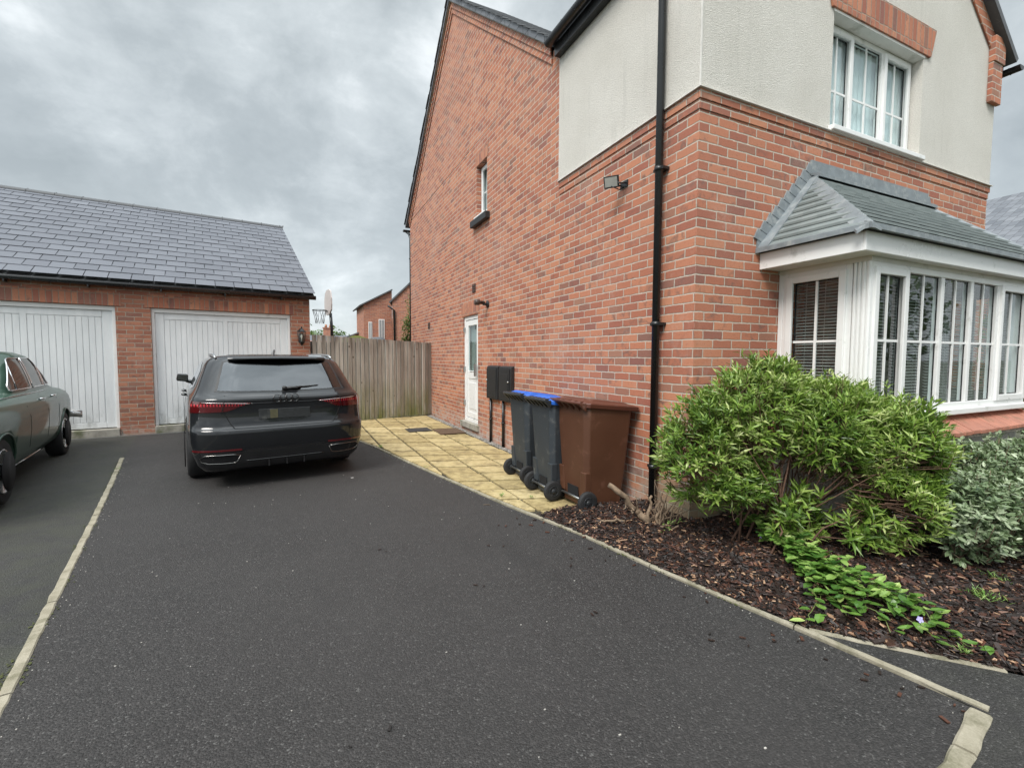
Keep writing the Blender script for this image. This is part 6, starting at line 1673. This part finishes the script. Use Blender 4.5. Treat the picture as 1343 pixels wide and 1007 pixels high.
mb = MB(); slab_roof(mb, (-.3, -.2, 2.3), (-.3, 3.2, 2.3), (3, 3.2, 3.72), (3, -.2, 3.72)); mb.build('roof', M_roofpat, h4, fixn=True)
# far terraces with chimneys
def terrace(loc, rz, L, eave, ridge, chims, label):
    t = thing('terraced_house', label, 'house', loc, rz)
    mb = MB(); mb.box((0, 0, -.1), (L, 8, eave)); mb.prism([(0, 0, eave), (0, 8, eave), (0, 4, ridge-.1)], (L, 0, 0)); mb.build('wall', M_brickfar, t, fixn=True)
    mb = MB(); slab_roof(mb, (-.2, -.3, eave-.2), (L+.2, -.3, eave-.2), (L+.2, 4, ridge), (-.2, 4, ridge)); slab_roof(mb, (L+.2, 8.3, eave-.2), (-.2, 8.3, eave-.2), (-.2, 4, ridge), (L+.2, 4, ridge)); ro_ = mb.build('roof', M_slate, t, fixn=True)
    for cx_ in chims:
        mb = MB(); mb.box((cx_-.42, 3.6, ridge-.6), (cx_+.42, 4.4, ridge+.65)); mb.box((cx_-.48, 3.54, ridge+.65), (cx_+.48, 4.46, ridge+.75)); co_ = mb.build('chimney', M_brickfar, ro_)
        mb = MB(); 
        for q in (-.2, .2): mb.lathe([(.12, ridge+.75), (.10, ridge+1.05)], (cx_+q, 4, 0), n=10)
        mb.build('chimney_pot', simple('pot', (.35, .17, .10), .8), ro_)
terrace((-6, 46, 0), R(-8), 18.0, 2.4, 3.55, [8.3], 'distant slate roofed row with one brick chimney beside the basketball pole')
terrace((3.2, 52, 0), R(-20), 6.0, 2.0, 3.1, [2.4], 'farthest low slate roof with a brick chimney, right of the basketball pole')
nb = thing('neighbour_house', 'neighbouring house roof of grey slates beyond the right side of the bay', 'house', (17.5, 5.5, 0))
mb = MB(); mb.box((0, 0, -.1), (10, 8, 4.4)); mb.prism([(0, 0, 4.4), (10, 0, 4.4), (5, 0, 4.5)], (0, 8, 0)); mb.build('wall', M_brickfar, nb, fixn=True)
mb = MB(); slab_roof(mb, (-.4, -3.5, 4.2), (-.4, 9, 4.2), (4.6, 9, 7.0), (4.6, -3.5, 7.0)); slab_roof(mb, (9.6, 9, 4.2), (9.6, -3.5, 4.2), (4.6, -3.5, 7.0), (4.6, 9, 7.0)); mb.build('roof', M_roofpat, nb, fixn=True)

def tree(loc, label, trunk, lobes, n, L, mat=M_leaf4, hollow=.5):
    t = thing('tree', label, 'tree', loc); lf = MB(); tips = []
    for (c, r, wgt) in lobes:
        for _ in range(int(n*wgt)):
            v = ro_pt(c, r); rad = hollow+(1-hollow)*rnd.random()**.5; k = 1+.3*lumpy(v*2+Vector(c))
            p = Vector((c[0]+v.x*r[0]*rad*k, c[1]+v.y*r[1]*rad*k, c[2]+v.z*r[2]*rad*k))
            if noise.noise(p*2.2+Vector(loc)) < -.18: continue
            tn = min(1, max(0, .45+.35*noise.noise(p*1.5)+rnd.gauss(0, .12)))
            for _q in range(4):
                rleaf(lf, p+Vector((rnd.gauss(0, L), rnd.gauss(0, L), rnd.gauss(0, L))), Vector((rnd.gauss(0, 1), rnd.gauss(0, 1), rnd.gauss(-.2, .7))), Vector((0, 0, 1)), L*rnd.uniform(.7, 1.3), L*.6, tn)
            tips.append(p)
    lf.build('crown', mat, t); mb = MB(); mb.tube([(0, 0, 0), (.03, .02, trunk*.5), (0, 0, trunk)], [.09, .07, .05], 8)
    for _ in range(16): p = rnd.choice(tips); mb.tube([(0, 0, trunk*rnd.uniform(.6, 1)), tuple(p*.6), tuple(p)], [.04, .02, .006], 5)
    mb.build('trunk', M_bark, t); return t
tree((3.85, 17.0, 0), 'leafy green tree behind the fence, half hidden by the corner downpipe', 1.9, [((.1, 0, 2.55), (.42, .42, .42), 1), ((.2, 0, 3.3), (.35, .4, .5), 1), ((-.05, 0, 2.05), (.3, .3, .22), .5)], 420, .075)
tree((4.6, 58, 0), 'dark green tree far off between the distant roofs', 2.5, [((-1.6, 0, 3.6), (2.6, 1.2, .9), 1.4)], 260, .35)
tree((10.2, 3.3, 0), 'green garden tree beyond the right side of the bay window', 1.0, [((0, 0, 1.2), (1.0, .9, 1.1), 1)], 1300, .08)
tree((11.6, 2.6, 0), 'second dense green bush beyond the bay, at the right frame edge', .6, [((0, 0, 1.0), (1.0, .9, 1.0), 1)], 1000, .08)
o = MB()
o.prism([(-.9, 0, 2.05), (.9, 0, 2.05), (.1, 0, 2.32), (-.1, 0, 2.32)], (0, .8, 0)); pg = o.build('garden_parasol', simple('olive_canvas', (.24, .27, .08), .8), None, fixn=True)
pg.location = (2.25, 20.2, .0); tag(pg, 'olive canopy peeping just over the top of the fence', 'canopy')
mb = MB(); mb.lathe([(.0, 2.22), (.22, 2.2), (.34, 2.05), (.36, 1.9)], (0, 0, 0), n=20); mb.lathe([(.05, 0), (.05, 1.95)], (0, 0, 0), n=8); o = mb.build('grey_dome', M_slate3); o.location = (2.9, 18.8, 0); tag(o, 'dark grey domed cover peeping over the fence below the far window', 'cover')

# gravel garden / hedge hints behind the camera give the panes something to mirror
for k, (x_, y_, r_) in enumerate(((12.5, -3.5, 1.6), (17.5, -5.5, 2.4), (22, -11, 2.6), (13, -11, 2.4), (6.5, -13, 2.2))):
    tree((x_, y_, 0), ('small round garden tree to the right of the viewpoint, mirrored in the bay panes', 'broad garden tree right of the viewpoint across the footpath', 'tallest street tree behind the viewpoint, beyond the road', 'round street tree behind the viewpoint beside the road', 'street tree directly behind the viewpoint opposite the driveway')[k], 1.2, [((0, 0, r_+.7), (r_, r_, r_), 1)], 900, .10*r_)
ho = thing('hedge', 'long clipped green hedge beyond the footpath right of the viewpoint', 'hedge', (14, -7, 0), R(-35))
lf = MB()
for _ in range(9000): leaf(lf, Vector((rnd.uniform(-9, 9), rnd.uniform(-.5, .5), rnd.uniform(.0, 1.7))), Vector((rnd.gauss(0, 1), rnd.gauss(0, 1), rnd.gauss(0, 1))), Vector((0, 0, 1)), .22, .12, rnd.uniform(.2, .8))
lf.build('foliage', M_leaf4, ho)

scn.cycles.max_bounces = 8; scn.cycles.transparent_max_bounces = 12; scn.cycles.caustics_reflective = False; scn.cycles.caustics_refractive = False
bpy.context.view_layer.update()
